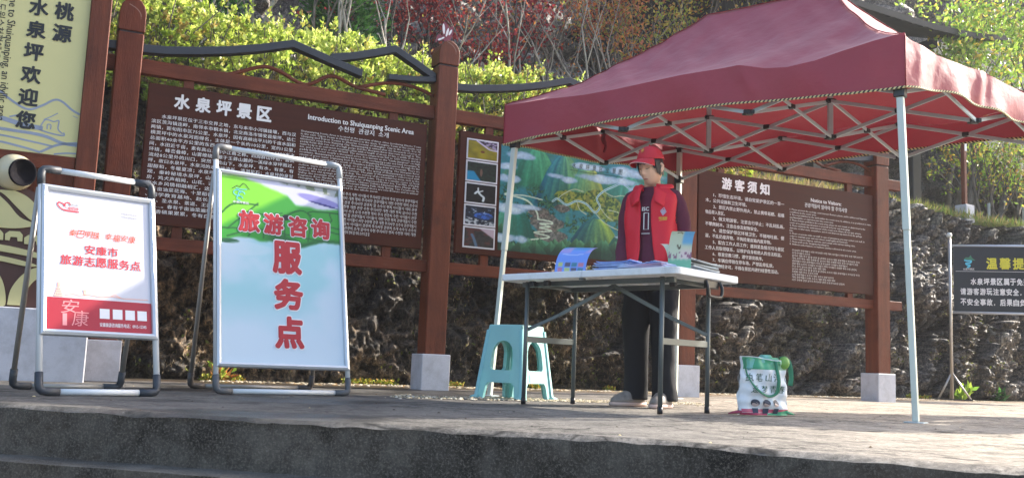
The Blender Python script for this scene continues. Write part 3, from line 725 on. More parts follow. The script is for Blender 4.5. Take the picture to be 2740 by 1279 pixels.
grit('fallen_leaves', 90, (-2.6, 3.5), lambda x, n: edge_y(x)+.05+rng.uniform(0, 1, n)*(3.2), .007, [lin('#3a3028'), lin('#5b4630'), lin('#2a2420'), lin('#c9b78a')], 'sparse dark leaf scraps and chips on the platform', 'leaf litter')

# unseen round tree added right of the frame: its shade falls across the platform
t = thing('added_shade_tree', 'small dense round tree added right of the view to shade the platform', 'tree', (6.25, 7.65, 0))
g = G(); tips = []; grow(g, (0, 0, -.1), (0, 0, 1), 2.0, .07, 2, tips, kids=(4, 5)); part('trunk', g, m_bark, t, smooth=True)
n = 5200; d_ = unit(rnd(n)); q_ = d_*np.array([.85, .85, .95])*(rng.uniform(.2, 1, (n, 1))**.4)*(1+.25*(fbm(d_*2.5, 3, 351)-.5))[:, None]+[0, 0, 2.5]
leaf_obj('crown', [leaves(q_, d_+rnd(n)*.5, .11, .5, DGR)], m_leaf, t)
# ================================================================== NOTICE BOARDS
m_wood = M('brown_painted_timber', '#6a3420', .5, var=.24, scale=3, stretch=(9, 9, .8), bump=.3, bscale=30, spec=.22, dirt='#472216', dscale=2.5, dlo=.5, dhi=.75)
m_woodh = M('brown_painted_rail', '#6a3420', .5, var=.24, scale=3, stretch=(.8, 9, 9), bump=.3, bscale=30, spec=.22, dirt='#472216', dscale=2.5, dlo=.5, dhi=.75)
m_panel = M('brown_board_face', '#451e10', .5, var=.12, scale=2.5, stretch=(.7, 1, 12), bump=.05, bscale=30, spec=.18, dirt='#4f2817', dscale=1.6, dlo=.5, dhi=.8)
m_black = M('black_steel', '#2a2c33', .45, var=.15, scale=8, bump=.05)
m_letter = M('white_lettering', '#e6e2df', .5, var=.04)
m_lettermid = M('pale_lettering', '#d8d2cd', .5, var=.04)
m_granite = M('granite', '#c6c5cb', .55, var=.10, scale=220, bump=.05, bscale=200, dirt='#a9a7aa', dscale=9, dlo=.45, dhi=.75)
m_maroon = M('maroon_metal', '#7d2c3c', .4, var=.08)
SA = 0.4542; SX, SY = -2.7993, 6.8105
TS = (0, 2.436, 4.872, 7.307); ZS = (2.4675, 2.6425, 2.47, 2.4166)
nb = thing('notice_board', 'long brown timber notice board of three panels between four posts with black roofline bars', 'notice board', (SX, SY, 0), SA)
lowrail = (1.03, 1.025, 1.01, .995)
for i, (t, zs) in enumerate(zip(TS, ZS)):
    p = part('post', G().box((t-.088, -.088, .27), (t+.088, .088, zs-.012)), m_wood, nb, bevel=.008)
    b = part('granite_base', G().box((t-.12, -.12, -.04), (t+.12, .12, .28)), m_granite, nb, bevel=.006)
    # rounded cap with slot below
    hc = (1.05, .86, .95, .95)[i]; pts = [(x_, z_*hc) for x_, z_ in [(-.09, 0), (.09, 0), (.09, .13), (.078, .178), (.052, .214), (.02, .236), (-.02, .236), (-.052, .214), (-.078, .178), (-.09, .13)]]
    g = G(); V = [(t+x, y_, zs+z) for y_ in (-.09, .09) for x, z in pts]; n = len(pts)
    g.add(V, [tuple(range(n)), tuple(range(2*n-1, n-1, -1))]+[(k, k+n, (k+1) % n+n, (k+1) % n) for k in range(n)])
    c = part('post_cap', g, m_wood, nb, bevel=.006, seg=2)
    part('slot', G().box((t-.075, -.075, zs-.014), (t+.075, .075, zs+.002)), m_black, nb)
    g = G(); ribbon(g, cr_([(t+.055, zs+.09), (t+.05, zs+.13), (t+.02, zs+.165), (t-.03, zs+.19)], 5), [.003]*3+[.007]*13, -.0925)
    o = part('carved_vein', g, M('worn_edge', '#8d6a5a', .5), nb)
# rails, bay by bay, butted against the posts
ext = [(-.42, -.088), (.088, 2.348), (2.524, 4.784), (4.96, 7.219), (7.395, 7.62)]
for a, b_ in ext:
    part('top_rail', G().box((a, -.035, 2.185), (b_, .035, 2.292)), m_woodh, nb, bevel=.004)
    part('lower_rail', G().box((a, -.035, .93), (b_, .035, 1.022)), m_woodh, nb, bevel=.004)
PAN = [(.150, 2.286, 1.105, 2.122), (2.579, 4.72, 1.105, 2.118), (4.995, 7.2, 1.068, 2.092)]
PY = -.055
for i, (a, b_, z0, z1) in enumerate(PAN):
    for q in (.13, .87):
        x = a+(b_-a)*q
        part('bracket', G().box((x-.035, -.02, z1), (x+.035, .02, 2.186)), m_wood, nb)
        part('bracket', G().box((x-.035, -.02, 1.02), (x+.035, .02, z0)), m_wood, nb)
    o = part('panel', G().box((a, PY, z0), (b_, -.01, z1)), m_panel, nb, bevel=.004)
    o['label'] = ['brown introduction panel with white Chinese, English and Korean text', 'brown panel carrying the painted map and a column of photographs', 'brown visitor notice panel with white text'][i]
# --- lettering on the first panel
cn1 = ['　　水泉坪景区位于三市交界之地，东与本市小河镇接壤，西与汉', '滨区茨沟镇连畔，南邻本市桐木镇，北交商洛市镇安县柴坪、达仁', '两镇，距旬阳市区75公里。水泉坪，因有高峡出平川的千亩水田和', '横贯坪中的水泉河而得名，主体是一个长约10公里，宽约1公里，', '总面积40余平方公里的东西向山间平川，海拔在500—1300米之', '间，水田近千亩，素有高山上的小江南之称。四周群山环抱，雾岚', '环绕，峰峦叠嶂，山雾缭绕，源于王莽山麓的一溪绿水穿坪而过，', '流经8公里外的川口，突然飞流山下。水泉坪，有水，有泉，有', '坪，故曰水泉坪。水泉河的水源远流长，清冽见石；水泉坪的泉甘', '甜醇和，冬暖夏凉；水泉坪的坪阡陌纵横，稻菽飘香，自然成', '观，秦岭秘境水泉坪，山高水长，田园如画，错落有致的民', '房，鸡犬声相闻，山花、古泉、老树相映成趣，北国风光与江', '南水乡风情相融相汇，这里有水泉坪景区十二景：古寨云海', '、千亩油菜花海、十里稻香、玫瑰花海、金色稻田、农耕文化', '、国学教育基地、赵长江烈士纪念馆、茶山步道、登山', '步道、圣水泉、茶道、王莽山、孔雀养殖园、民俗文化园，共', '成……。春有千亩油菜遍地金黄，夏有万顷荷田碧波，秋有稻', '阵飘香硕果累累，冬有白雪皑皑银装素裹，四季如诗如画。']
g = G()
for k, ch in enumerate('水泉坪景区'): char(g, ch, .385+.148*k, 2.012, .110, .114, PY-.0025, .042)
part('title_lettering', g, m_letter, nb)
g = G()
for k, ln in enumerate(cn1):
    z = 1.886-.0405*k; ind = ln.startswith('　'); body = ln.lstrip('　')
    write(g, body, .255 if ind else .188, 1.225, z, .0285, PY-.0025, .016, spacing=1.1)
part('chinese_lettering', g, m_letter, nb)
g = G(); write(g, 'Introduction to Shuiquanping Scenic Area', 1.31, 2.17, 2.042, .052, PY-.0025, .02)
part('title_lettering', g, m_letter, nb)
g = G(); write(g, '수천평  관광지  소개', 1.55, 1.96, 1.984, .043, PY-.0025, .014)
part('title_lettering', g, m_letter, nb)
en1 = ("Shuiquanping Scenic Area is located at the junction of three cities, bordering Xiaohe Town in the east, Cigou Town in Hanbin District in the west, Tongmu Town in the south, and Chaiping and Daren Towns in Zhen'an County of Shangluo City in the north. It is 75 kilometers away from Xunyang City. Shuiquanping is named after the thousands of acres of paddy fields that run out of a high gorge and the Shuiquan River that runs through it. The main body is an east-west mountain plain with a length of about 10 km, a width of about 1 km, and a total area of over 40 km2. The elevation ranges from 500 to 1300 meters, and the paddy fields cover nearly a thousand acres. It is known as the \"Little Jiangnan\" on high mountains. Shuiquanping is surrounded by mountains, overlapping peaks and misty mountains. A stream of green water originating from the foot of Wangmang Mountain passes through the flat and flows 8 km away from the mouth of Chuankou before flying down the mountain. There are water, spring (quan), and plain (ping), so it is called as Shuiquanping. The Shuiquan River is clear and long, with stones to be seen clearly. The spring of Shuiquanping is sweet and mellow, warm in winter and cool in summer. The plain of Shuiquanping is crisscrossed with paths, and the sound of chickens and dogs. The scenery of the mountainous areas, such as the flowers, the old springs and the Jiangnan water town. There is a twelve scene of Gold Valley, the mountain view of a thousand acres of Rapeseed Flower Sea, Ten Mile of Paddy Fragrance, Rose Garden, Farming Culture, Chinese Culture Education Base, Martyr Zhao Changjiang, Tea Mountain, Village Mountain Hiking Path, Holy Spring, Tea Ceremony. In spring, there are rape flowers all over, in autumn there are rice flowers and in winter there is a fairy tale world covered in the whole snow.")
def wrap(t, w):
    out = []; cur = ''
    for q in t.split(' '):
        if len(cur)+len(q)+1 > w: out.append(cur); cur = q
        else: cur = (cur+' '+q).strip()
    return out+[cur]
g = G(); L = wrap(en1, 92)
for k, ln in enumerate(L):
    write(g, ln, 1.262, 2.238 if k < len(L)-1 else 1.9, 1.925-k*.42/len(L), .37/len(L), PY-.0025, .017, res=1)
part('english_lettering', g, m_lettermid, nb)
KW = ['수천평', '관광지', '소개', '관광객들이', '알아야', '할', '주의사항', '수천', '관광', '주의', '사항', '아이들이', '평지', '소수의', '객지', '개천']
def korean(n, seed):
    q = random.Random(seed); out = ''
    while len(out) < n: out += q.choice(KW)+' '
    return out.strip()
ko = [korean(52, k) for k in range(10)]
g = G()
for k, ln in enumerate(ko): write(g, ln, 1.262+(.03 if k == 0 else 0), 2.232 if k < 9 else 1.85, 1.478-.033*k, .027, PY-.0025, .008, res=1)
part('korean_lettering', g, m_lettermid, nb)
# --- third panel
g = G()
for k, ch in enumerate('游客须知'): char(g, ch, 5.32+.152*k, 1.992, .120, .114, PY-.0025, .042)
part('title_lettering', g, m_letter, nb); g = G(); write(g, 'Notice to Visitors:', 6.36, 6.76, 1.952, .048, PY-.0025, .02)
part('title_lettering', g, m_letter, nb); g = G(); write(g, '관광객들이 알아야 할 주의사항', 6.28, 6.84, 1.893, .044, PY-.0025, .016)
part('title_lettering', g, m_letter, nb)
cn3 = [(1, '1、珍惜生态环境，请自觉爱护景区的一草一', 6.02), (0, '木，公共设施和卫生环境。', 5.56), (1, '2、景区内禁止野外用火，禁止携带易燃、易爆', 6.02), (0, '物品带入景区。', 5.3), (1, '3、做文明游客，注意言行举止；不乱刻乱画，', 6.02), (0, '不攀爬树木，注意自身及财物安全。', 5.7), (1, '4、请您保护景区环境卫生，不随地吐痰、便', 6.02), (0, '溺，不乱扔废弃物，不掏捡果皮箱内废弃物。', 5.86), (1, '5、配合工作人员工作；遇到紧急情况可与景区', 6.02), (0, '工作人员取得联系，以维护自身和他人的合法权益。', 5.99), (1, '6、尊重宗教习惯，遵守游览秩序。', 5.76), (1, '7、车辆应停放在停车场，严禁乱停乱放。', 5.89), (1, '8、未经许可，不得在景区内进行经营性活动。', 5.95)]
g = G()
for k, (ind, ln, x1) in enumerate(cn3): write(g, ln, 5.165 if ind else 5.075, x1, 1.868-.0555*k, .037, PY-.0025, .014)
part('chinese_lettering', g, m_letter, nb)
en3 = ['1. Please protect the ecology, environment, flowers, plants, public utilities and hygienic', 'conditions in the scenic area.', '2. Fire is prohibited in the wild within the scenic area. In addition, it is prohibited to take', 'any flammables or explosives into the scenic area.', '3. Please behave politely in the scenic area: please do not scrawl or climb trees in the', 'scenic area, please pay attention to yourself and your own belongings.', '4. Please maintain the environment of the scenic area. Please do not spit, urinate,', 'defecate, or litter waste everywhere, and do not draw out any waste from the garbage', 'bin.', '5. Please cooperate with our staff. In case of emergency, you may contact our staff, in', 'order to maintain your own and others\' useful rights and interests.', '6. Please respect religious customs, and comply with various visiting rules.', '7. Please park at the designated parking lot.', '8. Without authorization, no business activity is allowed in the scenic area.']
g = G()
for k, ln in enumerate(en3): write(g, ln, 6.09, 6.09+.0113*len(ln), 1.832-.0262*k, .0215, PY-.0025, .014, res=1)
ko3 = [korean(n_, 40+n_) for n_ in (45, 9, 42, 41, 34, 40, 20, 42, 16, 27, 28, 31)]
for k, ln in enumerate(ko3): write(g, ln, 6.12, min(7.08, 6.12+.0205*len(ln)), 1.432-.0262*k, .0205, PY-.0025, .012, res=1)
part('small_lettering', g, m_lettermid, nb)
# --- second panel: painted map and photographs
m_print = M('printed_sheet', (.5, .5, .5), .42, var=0, attr=True, spec=.4)
def n2(u, v, s, k, o=4): return fbm(np.stack([u*s, v*s, u*0], 1), o, k)
def lerp3(a, b, t): return a*(1-t[:, None])+np.array(b)*t[:, None]
def line_mask(u, v, pts, w, asp=1.): 
    P = cr_(pts, 5); d = np.full(len(u), 9.)
    for (x0, y0_), (x1, y1_) in zip(P[:-1], P[1:]):
        dx, dy = (x1-x0)*asp, (y1_-y0_); t = np.clip((((u-x0)*asp)*dx+(v-y0_)*dy)/(dx*dx+dy*dy+1e-9), 0, 1)
        d = np.minimum(d, np.hypot((u-x0)*asp-t*dx, v-y0_-t*dy))
    return smst(-d, -w, -w*.55)
def map_print(u, v):
    a = 1.9
    w1 = n2(u*a, v, 3, 401); w2 = n2(u*a, v, 8, 402); w3 = n2(u*a, v, 60, 403, 3); w4 = n2(u*a, v, 16, 404)
    c = np.tile(np.array([.22, .50, .43]), (len(u), 1))
    c = lerp3(c, (.22, .52, .56), smst(w1, .42, .6)); c = lerp3(c, (.36, .60, .38), smst(w2, .5, .7)*.6)
    def hill(cx, top, w_, foot, c0, c1, seed):
        """a painted cone-shaped mountain with streaked flanks"""
        nonlocal c
        y = np.clip((top-v)/(top-foot), 0, 1.2); half = w_*(.06+.94*np.clip(y, 0, 1)**.55)+.012*(n2(u*a, v, 10, seed)-.5)
        x = (u-cx)*a/np.maximum(half, 1e-3); m = smst(1-np.abs(x), 0, .08)*(v < top)*smst(v, foot-.01, foot+.05)
        st = n2(x*7, y*1.2, 1, seed+1, 3); tt = np.clip((x+1)/2+.5*(st-.5), 0, 1)
        cc = np.array(c0)*(1-tt[:, None])+np.array(c1)*tt[:, None]; cc = cc*(.78+.45*st[:, None])*(1.08-.25*y[:, None]); c = c*(1-m[:, None])+cc*m[:, None]
    hill(.20, 1.02, .30, .60, (.20, .55, .45), (.34, .66, .46), 451); hill(.36, .98, .34, .45, (.12, .45, .55), (.52, .70, .40), 452); hill(.50, .93, .26, .50, (.30, .60, .52), (.68, .70, .34), 453)
    hill(.74, .90, .30, .50, (.24, .58, .52), (.30, .60, .50), 454); hill(.95, .86, .22, .45, (.2, .52, .5), (.3, .55, .5), 455)
    # dark tree fringes in the valleys
    trees = smst(w4, .48, .56)*smst(w3, .38, .5)*smst(.66-v+.2*(w2-.5), 0, .1)
    c = lerp3(c, (.08, .24, .19), trees*.9); c = lerp3(c, (.30, .50, .34), trees*smst(w3, .55, .62)*.8)
    fld = smst(n2(u*a, v, 55, 415, 2), .47, .55); fl2 = n2(u*a, v, 28, 416, 2)
    for cx, cy, rx, ry in ((.43, .575, .13, .075), (.56, .60, .09, .09), (.64, .50, .09, .13), (.50, .50, .12, .05)):
        m = smst(1-((u-cx)/rx)**2-((v-cy)/ry)**2+.7*(w4-.5), 0, .2)
        k = (np.array([.56, .62, .26])*(1-fld[:, None])+fld[:, None]*np.array([.24, .36, .2])); k = k*(1-smst(fl2, .5, .6)[:, None]*.5)+smst(fl2, .5, .6)[:, None]*.5*np.array([.72, .66, .3]); c = c*(1-m[:, None]*.92)+m[:, None]*.92*k
    for cx, cy, rx, ry in ((.27, .30, .10, .09), (.30, .18, .10, .07), (.22, .40, .06, .05), (.36, .46, .05, .04)):
        m = smst(1-((u-cx)/rx)**2-((v-cy)/ry)**2+.9*(w4-.5), 0, .2); c = c*(1-m[:, None]*.85)+m[:, None]*.85*(np.array([.46, .42, .40])*(.5+w3[:, None]))
    hill(.08, .46, .26, .12, (.34, .66, .54), (.12, .42, .38), 461); hill(.56, .40, .34, .08, (.10, .38, .46), (.56, .66, .30), 462); hill(.86, .66, .30, .12, (.10, .38, .44), (.50, .54, .26), 463); hill(.70, .26, .16, .08, (.14, .38, .34), (.26, .48, .36), 464)
    rv = [(.30, .52), (.33, .55), (.38, .5), (.44, .55), (.50, .53), (.55, .46), (.58, .52), (.56, .6), (.6, .68), (.66, .74), (.71, .78), (.76, .74), (.80, .68), (.84, .55)]
    c = lerp3(c, (.84, .92, .92), line_mask(u, v, rv, .013, a)); c = lerp3(c, (.36, .60, .66), line_mask(u, v, rv, .006, a))
    road = (.80, .86, .78)
    c = lerp3(c, road, line_mask(u, v, [(.06, .55), (.03, .53), (.09, .52), (.16, .49), (.21, .40), (.22, .33)], .011, a)); c = lerp3(c, road, line_mask(u, v, [(.05, .53), (.14, .54), (.24, .52)], .007, a))
    c = lerp3(c, road, line_mask(u, v, [(.22, .33), (.29, .32), (.30, .30), (.23, .29), (.29, .27), (.23, .25), (.30, .23), (.20, .20), (.29, .17), (.16, .12)], .008, a))
    for P_ in ([(.55, .46), (.60, .38), (.66, .33), (.72, .31), (.71, .40), (.70, .48), (.63, .50)], [(.33, .55), (.36, .60), (.42, .66), (.48, .65)], [(.44, .55), (.46, .47), (.50, .43)], [(.58, .52), (.62, .44), (.66, .40)], [(.60, .68), (.66, .64), (.72, .66), (.78, .62)], [(.70, .48), (.76, .40), (.80, .30)]):
        c = lerp3(c, (.74, .78, .66), line_mask(u, v, P_, .0055, a))
    for k in range(30):
        cx = (k*.383+.02) % 1.0; cy = .16-.17*((k*.618) % 1); ht = .10+.04*((k*.27) % 1); top = cy+ht
        x = np.abs(u-cx)*a; prof = top-x*.95-.25*x*x*4+.008*(w4-.5)*6; m = smst(prof-v, 0, .008)*(v > cy-.2); tt = np.clip((v-cy+.02)/ht, 0, 1)
        sh_ = np.where(u > cx, 1.0, .82)*(.85+.3*n2(u*a*3, v, 12, 470+k % 3, 2)); cc = (np.array([.09, .26, .2])*(1-tt[:, None])+np.array([.36, .60, .44])*tt[:, None])*sh_[:, None]; c = c*(1-m[:, None])+m[:, None]*cc
    for cx, cy, rx, ry in ((.05, .40, .16, .06), (.16, .43, .08, .03), (.05, .12, .12, .05), (.05, .68, .08, .05), (.04, .80, .07, .04), (.31, .77, .07, .035), (.39, .745, .07, .04), (.62, .80, .22, .05), (.84, .72, .10, .07), (.72, .24, .05, .022), (.10, .92, .10, .05), (.50, .90, .12, .04), (.80, .90, .2, .06), (.93, .78, .08, .06)):
        pf = n2(u*a, v, 11, 425, 5); e = 1-((u-cx)/rx)**2-((v-cy)/ry)**2+1.3*(pf-.5); cl = smst(e, .05, .6); c = c*(1-cl[:, None]*.92)+cl[:, None]*.92*(np.array([.62, .72, .82])*(1-smst(e, .3, 1.2)[:, None])+np.array([.84, .89, .93])*smst(e, .3, 1.2)[:, None])
    c = c*(.9+.2*w3[:, None]); c = np.clip(c, 0, 1)**1.1*.97; return c[:, 0], c[:, 1], c[:, 2]
mx0, mx1, mz0, mz1 = 2.955, 4.64, 1.158, 2.05
o = print_sheet('map_print', map_print, mx0, mx1, mz0, mz1, PY-.003, 380, 200, m_print, nb)
g = G()
for k, ch in enumerate('水泉坪景区全景图'): char(g, ch, 3.66+.068*k, 1.957+.0*k, .036, .05, PY-.005, .004, slant=.1)
part('map_lettering', g, M('ink', '#1c3f3a', .6), nb); g = G(); ribbon(g, [(3.62, 1.915), (3.8, 1.908), (4.0, 1.914), (4.16, 1.909)], .004, PY-.005)
part('map_underline', g, MATS['ink'], nb); g = G(); ribbon(g, [(3.02, 2.0), (3.05, 2.03), (3.06, 2.015), (3.08, 2.035), (3.1, 2.0)], .005, PY-.005)
part('map_emblem', g, MATS['ink'], nb)
def ph(kind):
    def f(u, v):
        a = n2(u, v, 4, 430+kind); b = n2(u, v, 14, 440+kind); c = np.tile(np.array([.13, .15, .14]), (len(u), 1))
        if kind == 0:
            c = np.tile(np.array([.55, .50, .08]), (len(u), 1))*(.7+.5*a[:, None]); t = smst(v-(.95-.55*np.maximum(u-.25, 0)), 0, .03); c = lerp3(c, (.2, .16, .22), t); c = lerp3(c, (.6, .55, .65), t*smst(b, .52, .6)); c = lerp3(c, (.78, .74, .85), line_mask(u, v, [(.3, .98), (.55, .75), (.75, .58), (1, .55)], .04)); m = smst(1-((u-.5)/.08)**2-((v-.4)/.08)**2, 0, .4); c = lerp3(c, (.4, .2, .1), m)
        elif kind == 1:
            c = np.array([.12, .17, .14])*(.5+b[:, None]); c = lerp3(c, (.12, .52, .68), smst(.45-u-.5*(v-.1), 0, .05)*smst(.55-v, 0, .1)); m = smst(1-((u-.48)/.05)**2-((v-.45)/.25)**2, 0, .5); c = lerp3(c, (.5, .36, .3), m*.8)
        elif kind == 2:
            c = np.array([.08, .09, .10])*(.5+b[:, None]); c = lerp3(c, (.82, .85, .86), line_mask(u, v, [(.3, .48), (.38, .6), (.45, .5), (.52, .4), (.6, .3), (.58, .1)], .05)); c = lerp3(c, (.8, .83, .84), line_mask(u, v, [(.4, .8), (.42, .6), (.55, .66)], .035))
        elif kind == 3:
            c = np.array([.10, .14, .2])*(.5+b[:, None]); m = smst(1-((u-.62)/.34)**2-((v-.5)/.2)**2, 0, .2); c = lerp3(c, (.2, .38, .72), m*(.5+.5*(b > .5))); m = smst(.35-v-(u-.3)*.2, 0, .05)*smst(b, .4, .6); c = lerp3(c, (.7, .72, .74), m); c = lerp3(c, (.6, .66, .75), smst(b, .56, .66)*smst(v, .55, .7)*(1-smst(v, .8, .9)))
        else:
            c = np.array([.16, .15, .15])*(.45+b[:, None]); c = lerp3(c, (.36, .16, .15), smst(a, .5, .65)*.7); c = lerp3(c, (.3, .4, .5), line_mask(u, v, [(.25, .65), (.33, .4), (.42, 0)], .06)); c = lerp3(c, (.7, .62, .66), smst(u+v-1.45, 0, .1))
        return c[:, 0], c[:, 1], c[:, 2]
    return f
for k in range(5):
    z1_ = 2.062-.183*k; x0_ = 2.64; x1_ = 2.928
    bd = part('photograph', G().box((x0_, PY-.004, z1_-.175), (x1_, PY+.001, z1_)), M('white_print_border', '#d8d6da', .5), nb)
    s_ = print_sheet('picture', ph(k), x0_+.012, x1_-.012, z1_-.163, z1_-.012, PY-.006, 60, 34, m_print, bd)
# --- black roofline bars
def roofbar(tops, dz=.06, y0=-.05, y1=.03):
    g = G(); P = tops; n = len(P); V = []
    for x, z in P: V += [(x, y0, z), (x, y1, z), (x, y1, z-dz), (x, y0, z-dz)]
    F = [(0, 1, 2, 3), (4*n-1, 4*n-2, 4*n-3, 4*n-4)]
    for i in range(n-1):
        a = 4*i
        for j in range(4): F.append((a+j, a+4+j, a+4+(j+1) % 4, a+(j+1) % 4))
    return part('roofline_bar', g.add(V, F), m_black, nb, bevel=.003)
pat = [(.09, 2.395), (.25, 2.408), (.47, 2.445), (.69, 2.49), (.92, 2.55), (1.16, 2.628), (1.43, 2.557), (1.72, 2.487)]
patB = [(1.46, 2.572), (1.65, 2.62), (1.84, 2.685), (1.985, 2.738), (2.17, 2.649), (2.345, 2.56)]
patC = [(1.94, 2.49), (2.18, 2.510), (2.345, 2.535)]
roofbar([(-.5, 2.37), (-.3, 2.378), (-.09, 2.39)])
for k, (off, dz) in enumerate(((0, 0), (2.436, .115), (4.872, -.03))):
    for P_, w_ in ((pat, .06), (patB, .062), (patC, .045)): roofbar([(x+off, z+dz) for x, z in P_], w_, -.05+.003*(P_ is patB), .03-.003*(P_ is patC))
for off, dz in ((0, 0), (2.436, .02), (4.872, -.02)):
    for L_ in ([(.70, 2.285), (.80, 2.325), (.89, 2.367), (.98, 2.390), (1.09, 2.368), (1.28, 2.30), (1.45, 2.395), (1.54, 2.398), (1.69, 2.347), (1.93, 2.325)], [(1.69, 2.345), (1.95, 2.425), (2.16, 2.428), (2.345, 2.38)]):
        g = G(); g.tube([(x+off, -.01, z+dz) for x, z in cr_(L_, 4)], .010, 6, cap=True, flat=1.6); part('wavy_rod', g, m_woodh, nb, smooth=True)
# --- butterflies on the caps
def butterfly(t, z):
    g = G()
    w1 = cr_([(.0, 0), (-.02, .06), (-.03, .13), (-.005, .175), (.03, .14), (.035, .13), (.07, .15), (.075, .09), (.05, .03), (.0, 0)], 4)
    v, f = plate([(x, y) for x, y in w1[:-1]], [], .006); g.add([(t-.04+a, -.02+c*1, z+b) for a, b, c in v], f)
    w2 = cr_([(.0, 0), (-.05, .0), (-.085, -.03), (-.06, .045), (-.015, .03), (0, 0)], 4)
    v, f = plate(w2[:-1], [], .006); g.add([(t-.04+a, -.026+c, z+b+.01) for a, b, c in v], f)
    o = part('butterfly', g, m_maroon, nb)
    g = G()
    for cx, cz, rx, rz_, an in ((-.015, .11, .011, .045, .1), (.018, .085, .010, .04, -.25), (.045, .09, .009, .03, -.45), (-.045, .015, .02, .008, .5), (-.02, .03, .018, .007, .6)):
        vs = []
        for i in range(14):
            q = 2*math.pi*i/14; a, b = rx*math.cos(q), rz_*math.sin(q); vs.append((t-.04+cx+a*math.cos(an)-b*math.sin(an), -.0315, z+cz+a*math.sin(an)+b*math.cos(an)))
        g.add(vs, [tuple(range(14))])
    part('wing_mark', g, m_letter, o)
butterfly(2.45, 2.845)

# ================================================================== WELCOME SIGN at the left edge (same frame)
ws = thing('welcome_sign', 'tall yellow welcome sign with black Chinese characters in a brown frame over a carved relief', 'sign', (SX, SY, 0), SA)
m_yel = M('yellow_board', '#cfc68a', .5, var=.03, scale=1.5)
m_ylt = M('carved_pale_face', '#c4bb85', .55, var=.06, scale=2)
m_dkb = M('brown_relief_line', '#4a2a20', .5, var=.1)
m_ink = M('black_ink', '#1b1a1d', .45)
m_slate = M('blue_grey_ink', '#8f97a8', .55)
WY = -.35
part('side_post', G().box((-.285, WY-.03, .45), (-.155, WY+.14, 3.6)), m_wood, ws, bevel=.006)
part('side_post', G().box((-2.3, WY-.03, .45), (-2.17, WY+.14, 3.6)), m_wood, ws, bevel=.006)
part('cross_rail', G().box((-2.168, WY-.015, 1.36), (-.287, WY+.12, 1.462)), m_woodh, ws, bevel=.006)
part('top_rail', G().box((-2.168, WY-.015, 3.45), (-.287, WY+.12, 3.58)), m_woodh, ws, bevel=.006)
part('back_board', G().box((-2.168, WY+.03, .46), (-.287, WY+.06, 1.358)), m_wood, ws)
part('board', G().box((-2.168, WY+.005, 1.464), (-.287, WY+.04, 3.448)), m_yel, ws)
g = G()
for k, ch in enumerate('您迎欢坪泉水'): char(g, ch, -.605+.002*k, 1.672+.1525*k, .118, .118, WY+.002, .036)
for k, ch in enumerate('源桃'): char(g, ch, -.442, 2.285+.152*k, .118, .122, WY+.002, .036)
part('chinese_lettering', g, m_ink, ws)
g = G()
write(g, 'Welcome to Shuiquanping, an idyllic area', -.747-.47-.03, -.747+.47+.03, 1.645+.5, .062, WY+.002, .012, rot=-math.pi/2)
write(g, '무릉의 도원수천평에 오신 것을', -.815-.36, -.815+.36, 2.23, .058, WY+.002, .006, rot=-math.pi/2)
part('small_lettering', g, m_ink, ws)
g = G()
for L_, wd in (([(-1.4, 2.0), (-1.1, 1.86), (-.85, 1.88), (-.7, 1.79), (-.6, 1.745), (-.52, 1.78), (-.45, 1.83), (-.40, 1.825), (-.34, 1.78), (-.288, 1.755)], .014),
               ([(-.95, 1.6), (-.7, 1.595), (-.5, 1.585), (-.38, 1.55), (-.288, 1.545)], .02), ([(-.95, 1.545), (-.75, 1.555), (-.55, 1.535), (-.43, 1.52)], .012),
               ([(-.95, 1.505), (-.78, 1.515), (-.62, 1.495), (-.5, 1.472)], .014), ([(-.5, 1.475), (-.4, 1.535), (-.288, 1.56)], .016), ([(-.42, 1.47), (-.35, 1.485), (-.288, 1.49)], .01),
               ([(-.9, 1.66), (-.75, 1.665), (-.62, 1.64), (-.5, 1.63)], .03), ([(-.52, 1.63), (-.49, 1.69), (-.44, 1.685), (-.41, 1.695), (-.41, 1.64), (-.38, 1.61)], .008), ([(-.5, 1.69), (-.46, 1.715), (-.42, 1.745)], .006),
               ([(-.52, 1.62), (-.45, 1.605), (-.375, 1.6), (-.375, 1.62)], .01), ([(-.475, 1.63), (-.475, 1.66), (-.455, 1.66), (-.455, 1.63)], .007), ([(-.33, 1.74), (-.3, 1.73)], .004), ([(-.7, 1.68), (-.64, 1.70), (-.58, 1.69)], .01)):
    ribbon(g, cr_(L_, 5), wd, WY+.0035)
part('hill_drawing', g, m_slate, ws)
# relief below: arched pale shape with brown grooves
arch = [(-1.2, .462), (-.37, .462), (-.37, .98), (-.40, 1.09), (-.46, 1.17), (-.54, 1.215), (-.64, 1.228), (-.75, 1.215), (-.85, 1.17), (-.92, 1.1), (-.97, 1.03), (-1.2, 1.0)]
v, f = plate(arch, [], .05); part('relief_panel', G().add([(a, WY-.02+c, b) for a, b, c in v], f), m_dkb, ws, bevel=.004)
def relief(pts, k=0):
    v, f = plate(pts, [], .016); part('pale_relief', G().add([(a, WY-.053+c, b) for a, b, c in v], f), m_ylt, ws, bevel=.003)
A_ = lambda P: cr_(P, 4)
relief(A_([(-.93, .94), (-.90, 1.05), (-.82, 1.13), (-.74, 1.17), (-.66, 1.115), (-.58, 1.03), (-.5, 1.0), (-.48, .985), (-.60, .955), (-.75, .955)]))
relief(A_([(-.62, 1.195), (-.55, 1.165), (-.49, 1.11), (-.46, 1.04), (-.455, .99), (-.52, 1.02), (-.60, 1.09), (-.68, 1.165), (-.74, 1.19)]))
